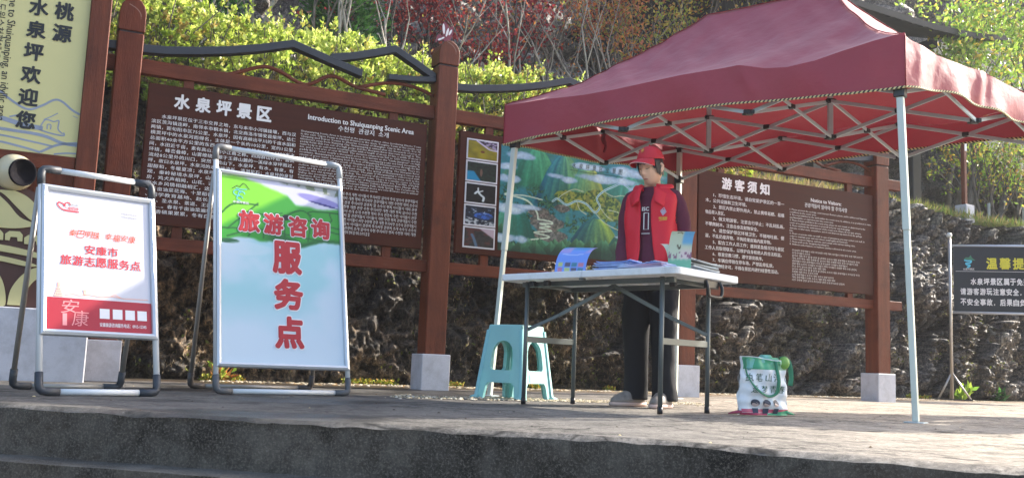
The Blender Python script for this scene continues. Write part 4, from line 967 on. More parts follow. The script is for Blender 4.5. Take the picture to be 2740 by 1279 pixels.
for cx, cz in ((-.83, .90), (-.71, .905), (-.60, .905), (-.49, .89)):
    relief([(cx-.05, cz-.028), (cx-.052, cz+.01), (cx-.03, cz+.03), (cx+.03, cz+.032), (cx+.048, cz+.012), (cx+.05, cz-.03), (cx+.022, cz-.03), (cx+.018, cz-.006), (cx-.02, cz-.006), (cx-.024, cz-.03)])
relief(A_([(-.95, .835), (-.8, .85), (-.62, .84), (-.42, .80), (-.40, .77), (-.55, .79), (-.75, .81), (-.95, .805)]))
relief(A_([(-.95, .78), (-.78, .785), (-.6, .765), (-.45, .73), (-.52, .72), (-.68, .745), (-.84, .755), (-.95, .75)]))
relief(A_([(-.60, .47), (-.59, .56), (-.55, .64), (-.49, .7), (-.42, .72), (-.40, .68), (-.46, .63), (-.50, .56), (-.505, .47)]))
relief(A_([(-.95, .72), (-.85, .725), (-.74, .71), (-.665, .66), (-.625, .58), (-.61, .47), (-.655, .47), (-.67, .56), (-.71, .63), (-.78, .67), (-.95, .685)]))
relief([(-1.1, .47), (-.80, .47), (-.79, .55), (-.82, .6), (-.87, .63), (-1.1, .64)])
# cream jar on the relief
g = G(); prof = [(0, 0), (.075, .01), (.098, .05), (.103, .095), (.09, .14), (.062, .17), (.055, .18), (.066, .195), (.07, .2)]
def lathe(prof, n=28):
    V = []; F = []
    for r_, h_ in prof: V += [(max(r_, .001)*math.cos(2*math.pi*i/n), max(r_, .001)*math.sin(2*math.pi*i/n), h_) for i in range(n)]
    for j in range(len(prof)-1):
        for i in range(n): F.append((j*n+i, j*n+(i+1) % n, (j+1)*n+(i+1) % n, (j+1)*n+i))
    return V, F
Mj = Matrix.Translation((-.675, WY+.05, 1.318)) @ Matrix.Rotation(R(27), 4, 'Z') @ Matrix.Rotation(R(93), 4, 'X')
V, F = lathe([(0, 0), (.07, .005), (.105, .03), (.122, .08), (.112, .13), (.092, .165), (.084, .175), (.088, .188)])
jar = part('jar', G().add([Mj @ Vector(p) for p in V], F), M('cream_glaze', '#cbbfa0', .35, var=.06), ws, smooth=True)
V, F = lathe([(.088, .186), (.087, .2), (.078, .2), (.074, .185), (.0, .16)])
part('jar_mouth', G().add([Mj @ Vector(p) for p in V], F), M('black_rim', '#17151a', .9, spec=.1), jar, smooth=True)
part('plinth', G().box((-2.45, -.50, -.06), (-.12, -.126, .455)), m_granite, ws, bevel=.006)
# ================================================================== POSTER STANDS
m_alu = M('aluminium_tube', '#c9cdd2', .32, .55, var=.05)
m_aluw = M('white_tube', '#d9dbdd', .4, var=.03)
m_alud = M('grey_aluminium', '#a5a19c', .4, .35, var=.08)
m_joint = M('charcoal_plastic', '#34383f', .5, var=.08)
m_jointg = M('grey_plastic', '#6d6d6e', .5, var=.08)
def loop_frame(t, w, s1, rad, mats, joint_r, fn, jm_top, jm_bot, tube='tube'):
    """rounded rectangle of tubes with elbow joints; fn maps (x, s) to the thing"""
    e = .075
    def J(cx, cs, dx, ds, m):
        P = []
        for k in range(7):
            a = k/6*math.pi/2; P.append((cx+dx*(1-math.sin(a))*.05, cs+ds*(1-math.cos(a))*.05))
        P = [(cx+dx*(e+.01), cs)] + P + [(cx, cs+ds*(e+.01))]
        P = sorted(P, key=lambda q: 0) if False else P
        pts = [(cx+dx*(e+.012), cs), (cx+dx*.032, cs), (cx+dx*.012, cs+ds*.004), (cx+dx*.004, cs+ds*.012), (cx, cs+ds*.032), (cx, cs+ds*(e+.012))]
        part('elbow', G().tube([fn(*q) for q in pts], joint_r, 10), m, t, smooth=True)
    J(0, 0, 1, 1, jm_bot); J(w, 0, -1, 1, jm_bot); J(0, s1, 1, -1, jm_top[0]); J(w, s1, -1, -1, jm_top[1])
    for a, b in (((e, 0), (w-e, 0)), ((e, s1), (w-e, s1)), ((0, e), (0, s1-e)), ((w, e), (w, s1-e))):
        part(tube, G().cyl(fn(*a), fn(*b), rad, n=12), mats, t, smooth=True)
def poster_stand(label, x, y, a, w, th, sb, st, sh, back, jt, jb, jback, rear_h, rear_th, rshift=0., group='poster stands'):
    t = thing('poster_stand', label, 'sign', (x, y, 0), a, group)
    c, q = math.cos(th), math.sin(th)
    fr = lambda X, S: Vector((X, q*S, .02+c*S))
    loop_frame(t, w, sh, .0145, m_aluw, .0185, fr, jt, jb)
    # rear frame hinged near the top, standing behind
    hz = .02+c*rear_h; hy = q*rear_h+.03
    rl = math.hypot(back-hy, hz-.02)
    rr = lambda X, S: Vector((X+rshift*(1-S/rl), back+(hy-back)*S/rl, .02+(hz-.02)*S/rl))
    e = .075; j = m_joint if jback is None else jback
    for cx, dx in ((0, 1), (w, -1)):
        pts = [(cx+dx*(e+.012), 0), (cx+dx*.032, 0), (cx+dx*.012, .004), (cx+dx*.004, .012), (cx, .032), (cx, e+.012)]
        part('elbow', G().tube([rr(*p) for p in pts], .0185, 10), j, t, smooth=True)
        part('rear_leg', G().cyl(rr(cx, e), rr(cx, rl), .013, n=10), m_alud, t, smooth=True)
    part('rear_crossbar', G().cyl(rr(e, 0), rr(w-e, 0), .013, n=10), m_alud, t, smooth=True)
    # snap frame: four mitred profiles around the print
    Mx = Matrix(((1, 0, 0, 0), (0, c, q, 0), (0, -q, c, .02), (0, 0, 0, 1)))
    f = .030
    def prof(P0, P1, inx, ins):
        # profile from corner to corner, mitred
        g = G(); (xa, sa), (xb, sb_) = P0, P1
        L = Vector((xb-xa, sb_-sa)).normalized(); V = []
        for (xx, ss), sg in (((xa, sa), 1), ((xb, sb_), -1)):
            for off, dep in ((0, .004), (.004, -.012), (.016, -.017), (.027, -.012), (f, -.004)):
                V.append((xx+inx*off+L.x*off*sg, dep-.013, ss+ins*off+L.y*off*sg))
        n = 5; F = [(k, k+1, k+1+n, k+n) for k in range(n-1)]+[(n-1, 0, n, 2*n-1), tuple(range(n)), tuple(range(2*n-1, n-1, -1))]
        g.add([Mx @ Vector(p) for p in V], F); return g
    x0, x1 = -.006, w+.006
    for P0, P1, ix, iz in (((x0, sb), (x1, sb), 0, 1), ((x1, st), (x0, st), 0, -1), ((x0, st), (x0, sb), 1, 0), ((x1, sb), (x1, st), -1, 0)):
        part('snap_frame', prof(P0, P1, ix, iz), m_alu, t, smooth=False)
    g = G().box((x0+.004, -.013, sb+.004), (x1-.004, .004, st-.004)); g.v = [tuple(Mx @ Vector(p)) for p in g.v]
    bd = part('backing_board', g, m_aluw, t)
    return t, Mx, (x0+f, x1-f, sb+f, st-f), bd
def put(g, name, mats, parent, Mx):
    g.v = [tuple(Mx @ Vector(p)) for p in g.v]; return part(name, g, mats, parent)
m_red = M('red_ink', '#b3121f', .45, var=.02); m_org = M('orange_ink', '#d9522e', .45, var=.02); m_wht = M('white_ink', '#e4e2e6', .45, var=.01)
m_gry = M('grey_ink', '#8c8c90', .5); m_pnk = M('pink_ink', '#df8a8e', .5); m_peach = M('peach_ink', '#eeb2a0', .5)
# ---- small stand, left
t, Mx, (a0, a1, s0, s1), bd = poster_stand('white volunteer service poster with a red foot band on a tube stand', -2.055, 4.37, .73, .531, .275, .254, .992, 1.078, .66, (m_joint, m_joint), m_joint, None, .98, .2, .07)
W_, H_ = a1-a0, s1-s0
PX = lambda u: a0+W_*u
PZ = lambda v: s0+H_*v
g = G(); rect(g, a0, a1, s0, s1, -.0145); put(g, 'white_print', M('poster_white', '#c9c8d1', .42, var=.01), bd, Mx)
g = G(); rect(g, a0, a1, s0, PZ(.225), -.0160); put(g, 'red_band', M('poster_red', '#a5122a', .45, var=.02), bd, Mx)
g = G()
for k, ch in enumerate('安康市'): char(g, ch, PX(.402+.112*k), PZ(.588), .050, .047, -.0165, .018)
for k, ch in enumerate('旅游志愿服务点'): char(g, ch, PX(.175+.1125*k), PZ(.50+.0*k), .051, .050, -.0165, .018)
put(g, 'red_lettering', M('poster_red_lettering', '#c92733', .45), bd, Mx)
g = G()
for k, ch in enumerate('秦巴明珠'): char(g, ch, PX(.24+.075*k), PZ(.703-.004*(k % 2)), .036, .034+.006*(k % 2), -.0165, .012, slant=.25)
for k, ch in enumerate('幸福安康'): char(g, ch, PX(.585+.078*k), PZ(.703-.004*(k % 2)), .036, .034+.006*(k % 2), -.0165, .012, slant=.25)
put(g, 'script_lettering', m_org, bd, Mx)
g = G(); ribbon(g, cr_([(PX(.30), PZ(.862)), (PX(.16), PZ(.865)), (PX(.10), PZ(.895)), (PX(.105), PZ(.92)), (PX(.15), PZ(.91)), (PX(.16), PZ(.895)), (PX(.17), PZ(.92)), (PX(.20), PZ(.925)), (PX(.215), PZ(.905))], 5), .006, -.0165)
for k, ch in enumerate('三秦四季'): char(g, ch, PX(.172+.036*k), PZ(.882), .017, .019, -.0165, .012)
put(g, 'heart_logo', M('logo_red', '#d8404a', .45), bd, Mx)
g = G(); write(g, '最美工程', PX(.205), PX(.29), PZ(.912), .013, -.0165, .01); put(g, 'logo_lettering', m_gry, bd, Mx)
g = G(); write(g, '志愿服务促发展', PX(.71), PX(.875), PZ(.893), .011, -.0165, .0); write(g, '文明旅游树新风', PX(.71), PX(.875), PZ(.868), .011, -.0165, .0); ribbon(g, [(PX(.892), PZ(.90)), (PX(.892), PZ(.862))], .0012, -.0165); put(g, 'grey_lettering', m_gry, bd, Mx)
g = G()   # faint skyline with a pagoda
for k in range(5): rect(g, PX(.065+.008*k), PX(.155-.008*k), PZ(.232+.017*k), PZ(.244+.017*k), -.0163)
disc(g, PX(.11), PZ(.322), .006, .01, -.0163)
ribbon(g, [(PX(.17), PZ(.245)), (PX(.24), PZ(.257)), (PX(.3), PZ(.248)), (PX(.38), PZ(.258)), (PX(.5), PZ(.248)), (PX(.62), PZ(.258)), (PX(.72), PZ(.247)), (PX(.97), PZ(.25))], .0035, -.0163)
rect(g, PX(.34), PX(.365), PZ(.25), PZ(.285), -.0163); rect(g, PX(.335), PX(.37), PZ(.282), PZ(.292), -.0163); ribbon(g, [(PX(.60), PZ(.26)), (PX(.64), PZ(.272)), (PX(.7), PZ(.25))], .003, -.0163)
put(g, 'skyline_print', m_peach, bd, Mx)
g = G(); char(g, '安', PX(.215), PZ(.165), .075, .066, -.0168, -.004, slant=.2); char(g, '康', PX(.31), PZ(.085), .072, .075, -.0168, -.004, slant=.1); rect(g, PX(.145), PX(.185), PZ(.03), PZ(.115), -.0168); put(g, 'calligraphy', m_pnk, bd, Mx)
g = G()
for u in (.49, .615, .738, .858): rect(g, PX(u), PX(u+.094), PZ(.092), PZ(.163), -.0168); put(g, 'white_square', m_wht, bd, Mx); g = G()
write(g, '安康旅游咨询服务电话：0915-12345', PX(.49), PX(.945), PZ(.047), .020, -.0168, .016)
put(g, 'white_lettering', m_wht, bd, Mx)
# ---- large stand
t, Mx, (a0, a1, s0, s1), bd = poster_stand('tall green and pale blue enquiry poster on a tube stand', -1.544, 5.282, .623, .779, .222, .126, 1.273, 1.415, .74, (m_jointg, M('light_joint', '#a9adb0', .45)), M('dark_joint', '#56575a', .5), M('brown_grey_joint', '#4c4644', .5), 1.25, .2, .10)
W_, H_ = a1-a0, s1-s0
def green(u, v):
    a = n2(u*.65, v, 3, 501); b = n2(u*.65, v, 9, 502); f = n2(u*.65, v, 40, 503, 2)
    c = np.tile(np.array([.76, .83, .88]), (len(u), 1)); c = lerp3(c, (.60, .79, .82), smst(a, .4, .65)*.9*smst(v, 0, .4)); c = lerp3(c, (.80, .86, .91), smst(.4-v, 0, .4)*.8)
    edge = np.interp(u, [0, .2, .4, .6, .8, 1], [.645, .635, .625, .63, .655, .665])+.06*(b-.5); gm = smst(v-edge, 0, .02)
    gcol = lerp3(np.tile(np.array([.20, .58, .17]), (len(u), 1)), (.50, .80, .20), smst(v-.76-(u-.2)*.42+.05*(a-.5), 0, .05)); gcol = lerp3(gcol, (.08, .33, .13), smst(.70-v+.1*(b-.5), 0, .03)*smst(u, .3, .45)*.85)  # sunlit upper-left area painted lime into the print, up to a diagonal shade edge
    # field lines
    for P_ in ([(0, .70), (.3, .715), (.6, .70), (1, .675)], [(.05, .70), (.3, .86)], [(0, .78), (.1, .84), (.3, .85)], [(.52, .69), (.53, .80), (.66, .85), (.75, .83)], [(.72, .68), (.75, .80), (.74, .85), (1, .86)], [(.24, .71), (.22, .67)], [(.75, .78), (1, .77)], [(.9, .68), (.9, .74), (1, .74)], [(.34, .67), (.34, .70)], [(.5, .80), (.9, .80), (.92, .85)], [(.05, .66), (.2, .70)], [(.3, .80), (.5, .82)]):
        gcol = lerp3(gcol, (.08, .34, .12), line_mask(u, v, P_, .006, .65)*.8)
    m = smst(1-((u-.535)/.035)**2-((v-.80)/.018)**2, 0, .3); gcol = lerp3(gcol, (.12, .14, .12), m)
    c = c*(1-gm[:, None])+gcol*gm[:, None]
    c = lerp3(c, (.10, .33, .16), smst(1-((u-.05)/.1)**2-((v-.635)/.015)**2+.5*(b-.5), 0, .4)*.9)
    wb = np.interp(u, [0, .1, .2, .33, .4, .55, .62, .8, 1], [.99, 1.0, .99, .965, .95, .925, .875, .868, .88])+.03*(b-.5); wt = smst(v-wb, -.012, .012)
    c = lerp3(c, (.80, .79, .86), wt)
    hm = smst(v-(.99-.07*(u-.5)+.02*(b-.5)), -.01, .01)*smst(u, .46, .56); c = lerp3(c, (.42, .46, .36), hm*(.4+.6*(f > .5)))
    rm = smst(1-((u-.83)/.20)**2-((v-.925+.10*(u-.83))/.024)**2+.6*(b-.5), 0, .4); c = lerp3(c, (.52, .49, .74), rm*.9); rm2 = smst(1-((u-.87)/.15)**2-((v-.905+.10*(u-.83))/.007)**2, 0, .4); c = lerp3(c, (.24, .22, .48), rm2)
    c = lerp3(c, (.78, .84, .88), smst(1-((u-.2)/.25)**2-((v-.60)/.04)**2+.8*(b-.5), 0, .6)*.6)
    return c[:, 0], c[:, 1], c[:, 2]
place = lambda U, V: np.array([tuple(Mx @ Vector((a0+W_*u, -.0145, s0+H_*v))) for u, v in zip(U, V)])
print_sheet('landscape_print', green, 0, 1, 0, 1, 0, 130, 210, m_print, bd, place)
big = [('旅', .225, .752, .130, .132), ('游', .425, .752, .124, .130), ('咨', .632, .754, .124, .130), ('询', .83, .757, .124, .130)]
big2 = [('服', .535, .572, .182, .200), ('务', .54, .370, .182, .186), ('点', .54, .165, .178, .190)]
g = G()
for ch, u, v_, w_, h_ in big+big2: char(g, ch, PX(u), PZ(v_), w_, h_, -.0152, .042, grow=.04, res=2)
put(g, 'white_outline', m_wht, bd, Mx)
g = G()
for ch, u, v_, w_, h_ in big+big2: char(g, ch, PX(u), PZ(v_), w_, h_, -.0172, .048, res=2)
put(g, 'red_lettering', m_red, bd, Mx)
g = G(); ribbon(g, [(PX(.09), PZ(.925)), (PX(.13), PZ(.945)), (PX(.15), PZ(.938)), (PX(.18), PZ(.962)), (PX(.20), PZ(.955)), (PX(.23), PZ(.93))], .004, -.0160); put(g, 'logo_hill', m_ink, bd, Mx)
g = G()
for cx, cz, r_ in ((.13, .905, .022), (.165, .90, .02), (.15, .875, .018)): ribbon(g, [(PX(cx)+r_*math.cos(q*.7), PZ(cz)+r_*.8*math.sin(q*.7)) for q in range(8)], .005, -.0160)
ribbon(g, [(PX(.12), PZ(.93)), (PX(.17), PZ(.926)), (PX(.21), PZ(.93))], .004, -.0160); put(g, 'logo_swirl', M('logo_blue', '#5cc0d8', .5), bd, Mx)
g = G(); write(g, '水泉坪景区', PX(.095), PX(.225), PZ(.852), .014, -.0160, .03); put(g, 'logo_lettering', m_wht, bd, Mx)

# ================================================================== CANOPY
m_cloth = M('dark_red_canopy_cloth', (.36, .036, .056), .55, var=.05, scale=3, trans=.05, spec=.4, sheen=.12, coat=.2, coatr=.45, bump=.3, bscale=11)
m_seam = M('red_seam_tape', (.3, .02, .03), .6, trans=.2)
m_frame = M('painted_steel_tube', '#b9c6ca', .4, .1, var=.05)
m_leg = M('pale_green_grey_leg', '#c6cdc4', .4, .15, var=.04)
m_blk = M('black_plastic', '#15161b', .4, var=.05)
cL = np.array([-.09, 6.93]); cU = np.array([2.21, -1.73]); cV = np.array([1.45, 1.15])
ct = thing('canopy', 'dark red pop-up canopy over the information table', 'canopy', (0, 0, 0))
def cp(a, b, z, out=0.): 
    q = cL+cU*a+cV*b
    return (float(q[0]), float(q[1]), z)
def roofz(a, b):
    p = min(a*3, (1-a)*3, b*2, (1-b)*2); p = max(0, p)
    k = .08+0*a
    z = 2.085+.735*(p-.42*p*(1-p))
    # smooth the meeting planes slightly
    return z
EA = [0, .12, .25, .33, .42, .51, .60, .65, .68, .71, .76, .82, .87, .94, 1]; EZ = [2.081, 2.077, 2.062, 2.064, 2.076, 2.086, 2.086, 2.088, 2.066, 2.042, 2.026, 2.038, 2.066, 2.098, 2.118]
def eave(a, b):
    """eave height along the perimeter, sagging between frame nodes"""
    if b < 1e-6 or b > 1-1e-6:
        z = float(np.interp(a, EA, EZ))
    else:
        z = 2.09-.022*abs(math.sin(b*2*math.pi))**1.5
    return z
NA, NBB = 108, 72
U_, V_ = np.meshgrid(np.linspace(0, 1, NA+1), np.linspace(0, 1, NBB+1)); U_ = U_.ravel(); V_ = V_.ravel()
Zr = np.array([roofz(a, b) for a, b in zip(U_, V_)])
edge_d = np.minimum.reduce([U_*3, (1-U_)*3, V_*2, (1-V_)*2])
ez = np.array([min((eave(a, 0) if min(b, 1-b)*2 < min(a, 1-a)*3 else eave(.5, b)), 9)-2.085 for a, b in zip(U_, V_)])
Zr += ez*np.exp(-np.maximum(edge_d, 0)*4)
# wrinkles radiating from the ridge ends and along the hips
wr = (fbm(np.stack([U_*7+V_*3, V_*4-U_*9, U_*0], 1), 4, 601)-.5)*.045+(fbm(np.stack([(U_*3+V_*2)*9, (U_*2-V_*2)*2.2, U_*0], 1), 3, 602)-.5)*.03
Zr += wr*smst(edge_d, 0, .25)*(1-smst(edge_d, .85, 1.0)*.7)
PX_ = cL[0]+cU[0]*U_+cV[0]*V_; PY_ = cL[1]+cU[1]*U_+cV[1]*V_
me = fast_mesh('roof_cloth', np.stack([PX_, PY_, Zr], 1), grid_faces(NA, NBB), None, smooth=True)
link('roof_cloth', me, m_cloth, ct)
# valance
per = []
K = 60
for (p0, p1, n_) in (((0, 0), (1, 0), 150), ((1, 0), (1, 1), 100), ((1, 1), (0, 1), 150), ((0, 1), (0, 0), 100)):
    pts = []
    for i in range(n_+1):
        t_ = i/n_; a = p0[0]+(p1[0]-p0[0])*t_; b = p0[1]+(p1[1]-p0[1])*t_; pts.append((a, b, t_))
    per.append(pts)
hemw = []
sides = ['front', 'right', 'rear', 'left']; outs = []
for pts in per:
    (a, b, _), (a2, b2, _) = pts[0], pts[-1]; d = (cL+cU*a2+cV*b2)-(cL+cU*a+cV*b); d = d/np.linalg.norm(d); outs.append(np.array([d[1], -d[0]]))
cen = cL+cU*.5+cV*.5
hems = []
for si, pts in enumerate(per):
    o_ = outs[si]
    mid = cL+cU*pts[len(pts)//2][0]+cV*pts[len(pts)//2][1]
    if (mid-cen)@o_ < 0: o_ = -o_
    g = G(); nrow = 9; V = []; hem = []
    hemz = [1.790, 1.850, 1.865, 1.80]
    for j in range(nrow+1):
        v_ = j/nrow
        for i, (a, b, t_) in enumerate(pts):
            z0_ = eave(a, 0 if si in (0, 2) else b)
            if si == 0: z1_ = 1.79+.058*math.sin(math.pi*min(t_/.9, 1))**1.0-.0*t_+.02*t_
            elif si == 1: z1_ = 1.812+.062*smst(np.array(t_), 0, .25)+.006*math.sin(t_*25)
            elif si == 2: z1_ = 1.868+.012*math.sin(t_*8)
            else: z1_ = 1.872-.085*t_+.012*math.sin(t_*9)
            z = z0_+(z1_-z0_)*v_
            fold = 0.
            for c_, w_, h_ in (((.13, .05, .012), (.30, .03, .010), (.52, .07, .015), (.655, .02, .018), (.80, .06, .016), (.93, .04, .01)) if si in (0, 2) else ((.10, .03, .02), (.19, .02, -.012), (.30, .05, .018), (.47, .025, .03), (.52, .02, -.02), (.7, .06, .02), (.9, .04, .015))):
                fold += h_*math.exp(-((t_+.04*v_*(1 if si % 2 else -1)-c_)/w_)**2)
            ends = min(1, min(t_, 1-t_)*14)
            off = (.002+fold*math.sin(math.pi*min(.5+.5*v_, 1)*.999)*(.3+v_)*1.0+.012*v_*math.sin(t_*23+si)*v_)*ends
            q = cL+cU*a+cV*b+o_*(off+.006*v_*ends)
            p = (float(q[0]), float(q[1]), float(z)); V.append(p)
            if j == nrow: hem.append(p)
    F = []
    n = len(pts)
    for j in range(nrow):
        for i in range(n-1): F.append((j*n+i, j*n+i+1, (j+1)*n+i+1, (j+1)*n+i))
    part('valance', G().add(V, F), m_cloth, ct, smooth=True); hems.append(hem)
    # braided hem: alternating light and dark slanted beads
    g = G(); H = [Vector(p) for p in hem]; cum = [0]
    for i in range(1, len(H)): cum.append(cum[-1]+(H[i]-H[i-1]).length)
    step = .0125; m_ = int(cum[-1]/step); hx = np.array([tuple(p) for p in H])
    for k in range(m_):
        s_0, s_1 = k*step, (k+1)*step
        pa = [float(np.interp(s_0, cum, hx[:, c])) for c in range(3)]; pb = [float(np.interp(s_1, cum, hx[:, c])) for c in range(3)]
        pa = Vector(pa); pb = Vector(pb); o3 = Vector((o_[0], o_[1], 0))*.004; sl = (pb-pa)*.8; up_ = Vector((0, 0, .0055)); dn = Vector((0, 0, -.0055))
        V = [pa+dn+o3, pb+dn+o3, pb+up_+sl+o3, pa+up_+sl+o3, pa+dn-o3*1.6, pb+dn-o3*1.6, pb+up_+sl-o3*1.6, pa+up_+sl-o3*1.6]
        g.add(V, [(0, 1, 2, 3), (7, 6, 5, 4), (0, 4, 5, 1), (3, 2, 6, 7)], k % 2)
    part('braided_hem', g, [M('braid_yellow', '#d8c78e', .6), M('braid_black', '#1c1513', .6)], ct)
# seams: hips, ridge and corners
def seam(pts, r=.006): part('seam', G().tube(pts, r, 6, flat=.6), m_seam, ct, smooth=True)
def roofpt(a, b, lift=.004):
    i = int(round(a*NA)); j = int(round(b*NBB)); return (float(PX_[j*(NA+1)+i]), float(PY_[j*(NA+1)+i]), float(Zr[j*(NA+1)+i])+lift)
for (a0_, b0_) in ((0, 0), (1, 0), (0, 1), (1, 1)):
    a1_ = 1/3 if a0_ == 0 else 2/3
    seam([roofpt(a0_+(a1_-a0_)*k/18, b0_+(.5-b0_)*k/18) for k in range(19)], .0055)
seam([roofpt(1/3+k/36, .5) for k in range(13)], .0055)
for a, b in ((0, 0), (1, 0), (1, 1), (0, 1)):
    x, y, _ = cp(a, b, 0); zb = {(0, 0): 1.79, (1, 0): 1.812, (1, 1): 1.87, (0, 1): 1.87}[(a, b)]
    dx = -.004 if a == 0 else .004; seam([(x, y-.003, 2.10), (x, y-.003, zb)], .005)
# frame
ZL, ZU = 1.80, 2.045
ins = .025
def fp(i, j, z):
    a = ins+(1-2*ins)*i/3; b = ins*1.3+(1-2.6*ins)*j/2; return Vector(cp(a, b, z))
def scissor(A, B, side=0.):
    d = Vector((fp(*B, 0)-fp(*A, 0))); nrm = Vector((-d.y, d.x, 0)).normalized()*.011
    for (za, zb), sg in (((ZL, ZU), 1), ((ZU, ZL), -1)):
        part('scissor_bar', G().bar(fp(*A, za)+nrm*sg, fp(*B, zb)+nrm*sg, .011, .024), m_frame, ct, bevel=.002)
    c = (fp(*A, (ZL+ZU)/2)+fp(*B, (ZL+ZU)/2))/2
    g = G(); dd = d.normalized(); g.bar(c-dd*.022, c+dd*.022, .042, .03); part('scissor_joint', g, m_blk, ct, bevel=.004)
nodes = [(i, j) for i in range(4) for j in (0, 2)]
edges = [((i, j), (i+1, j)) for i in range(3) for j in (0, 1, 2)]+[((i, j), (i, j+1)) for i in range(4) for j in (0, 1)]
for A, B in edges: scissor(A, B)
for i in range(4):
    for j in range(3):
        if (i in (0, 3)) and j in (0, 2): continue
        for z in (ZL, ZU):
            g = G(); p = fp(i, j, z); g.box((p.x-.02, p.y-.02, z-.016), (p.x+.02, p.y+.02, z+.016))
            for sx, sy in ((1, 0), (-1, 0), (0, 1), (0, -1)):
                q = p+Vector((*(cU/np.linalg.norm(cU)*.028*sx+cV/np.linalg.norm(cV)*.028*sy), 0)); g.box((q.x-.011, q.y-.011, z-.013), (q.x+.011, q.y+.011, z+.013))
            part('node_bracket', g, m_blk, ct, bevel=.003)
for i in (1, 2):
    p = fp(i, 1, 0); part('king_post', G().box((p.x-.016, p.y-.016, ZL-.01), (p.x+.016, p.y+.016, 2.78)), m_frame, ct, bevel=.003)
legs = {(0, 0): (-.112, 6.865), (3, 0): (2.142, 5.175), (0, 2): None, (3, 2): None}
rot = math.atan2(cU[1], cU[0])
for (i, j), foot in legs.items():
    top = fp(i, j, 0); fx, fy = foot if foot else (top.x, top.y)
    Lr = Matrix.Rotation(rot, 3, 'Z')
    def col(name, hw, z0_, z1_, mat):
        g = G(); V = []
        for z in (z0_, z1_):
            t_ = min(z/2.1, 1); cx, cy = fx+(top.x-fx)*t_, fy+(top.y-fy)*t_
            for sx, sy in ((-1, -1), (1, -1), (1, 1), (-1, 1)):
                q = Lr @ Vector((sx*hw, sy*hw, 0)); V.append((cx+q.x, cy+q.y, z))
        g.add(V, [(3, 2, 1, 0), (4, 5, 6, 7), (0, 1, 5, 4), (1, 2, 6, 5), (2, 3, 7, 6), (3, 0, 4, 7)]); return part(name, g, mat, ct, bevel=.003)
    col('outer_leg', .0185, 1.02, 2.09, m_leg); col('inner_leg', .0155, .008, 1.02, m_leg)
    g = G(); g.box((-.05, -.045, 0), (.05, .045, .006)); g.v = [tuple(Lr @ Vector(p)+Vector((fx, fy, 0))) for p in g.v]; part('foot_plate', g, m_frame, ct, bevel=.002)
    g = G(); g.box((-.03, -.03, -.03), (.03, .03, .03)); c_ = Vector((fx, fy, 0)).lerp(Vector((top.x, top.y, 0)), ZL/2.1); g.v = [tuple(Lr @ Vector(p)+Vector((c_.x, c_.y, ZL-.005))) for p in g.v]
    part('slider', g, m_blk, ct, bevel=.005)
    g = G(); g.box((-.026, -.026, -.02), (.026, .026, .02)); g.v = [tuple(Lr @ Vector(p)+Vector((top.x, top.y, ZU))) for p in g.v]; part('corner_bracket', g, m_blk, ct, bevel=.005)
# red cord tied at the left side node
p = fp(0, 1, ZL); g = G()
q = fp(0, 1, ZU)
g.tube(cr_([(q.x-.0, q.y, 2.03), (q.x-.01, q.y-.01, 1.98), (q.x+.01, q.y-.01, 1.93), (q.x-.004, q.y-.0, 1.88)], 4), [.012]*3+[.018]*4+[.01]*6, 6); part('tied_cord', g, M('red_cloth_tie', '#7a2030', .8, bump=.3), ct, smooth=True)

# ================================================================== TABLE
TX, TY, TA = .784, 5.036, -.758
m_plastic = M('white_plastic', '#eef0f2', .42, var=.03, scale=14, dirt='#b9b6ae', dscale=8, dlo=.55, dhi=.85)
m_tleg = M('grey_steel_leg', '#5d6464', .4, .3, var=.08)
tt = thing('folding_table', 'white plastic folding table with grey steel legs under the canopy', 'table', (TX, TY, 0), TA)
def slab(x0, x1, y0_, y1_, r, corners):
    P = []
    for (cx, cy, a0_) , rd in zip(((x1, y0_, -90), (x1, y1_, 0), (x0, y1_, 90), (x0, y0_, 180)), corners):
        if rd:
            ox = cx-r if cx == x1 else cx+r; oy = cy+r if cy == y0_ else cy-r
            for k in range(7): a = R(a0_+90*k/6); P.append((ox+r*math.cos(a), oy+r*math.sin(a)))
        else: P.append((cx, cy))
    n = len(P); g = G(); V = [(x, y, .703) for x, y in P]+[(x, y, .741) for x, y in P]
    Pi = [(x+(.018 if x < (x0+x1)/2 else -.018), y+(.018 if y < (y0_+y1_)/2 else -.018)) for x, y in P]
    V += [(x, y, .703) for x, y in Pi]+[(x, y, .722) for x, y in Pi]
    F = [tuple(range(n, 2*n)), tuple(range(4*n-1, 3*n-1, -1))]
    for k in range(n):
        q = (k+1) % n; F += [(k, q, n+q, n+k), (2*n+k, 2*n+q, q, k), (3*n+k, 3*n+q, 2*n+q, 2*n+k)]
    return g.add(V, F)
o = part('table_top', slab(-.4735, .145, -.085, .53, .035, (1, 1, 0, 0)), m_plastic, tt, bevel=.005, seg=2)
o = part('table_top', slab(-1.085, -.4765, -.085, .53, .035, (0, 0, 1, 1)), m_plastic, tt, bevel=.005, seg=2)
for y_ in (.03, .41): part('apron_rail', G().box((-1.0, y_-.011, .672), (.06, y_+.011, .7)), m_tleg, tt, bevel=.002)
for x in (0, -.94):
    for y_ in (0, .442):
        l = part('leg', G().cyl((x, y_, .015), (x, y_, .70), .0125, n=12), m_tleg, tt, smooth=True)
        part('leg_cap', G().cyl((x, y_, 0), (x, y_, .035), .0145, n=12), m_blk, l, smooth=True)
    part('leg_crossbar', G().box((x-.006, .010, .352), (x+.006, .432, .386)), m_tleg, tt, bevel=.002)
    part('leg_top_bar', G().cyl((x, 0, .688), (x, .442, .688), .012, n=10), m_tleg, tt, smooth=True)
part('brace', G().bar((-.46, .18, .685), (-.13, .30, .50), .012, .022).bar((-.13, .30, .50), (-.0, .43, .42), .010, .020), m_tleg, tt, bevel=.002)
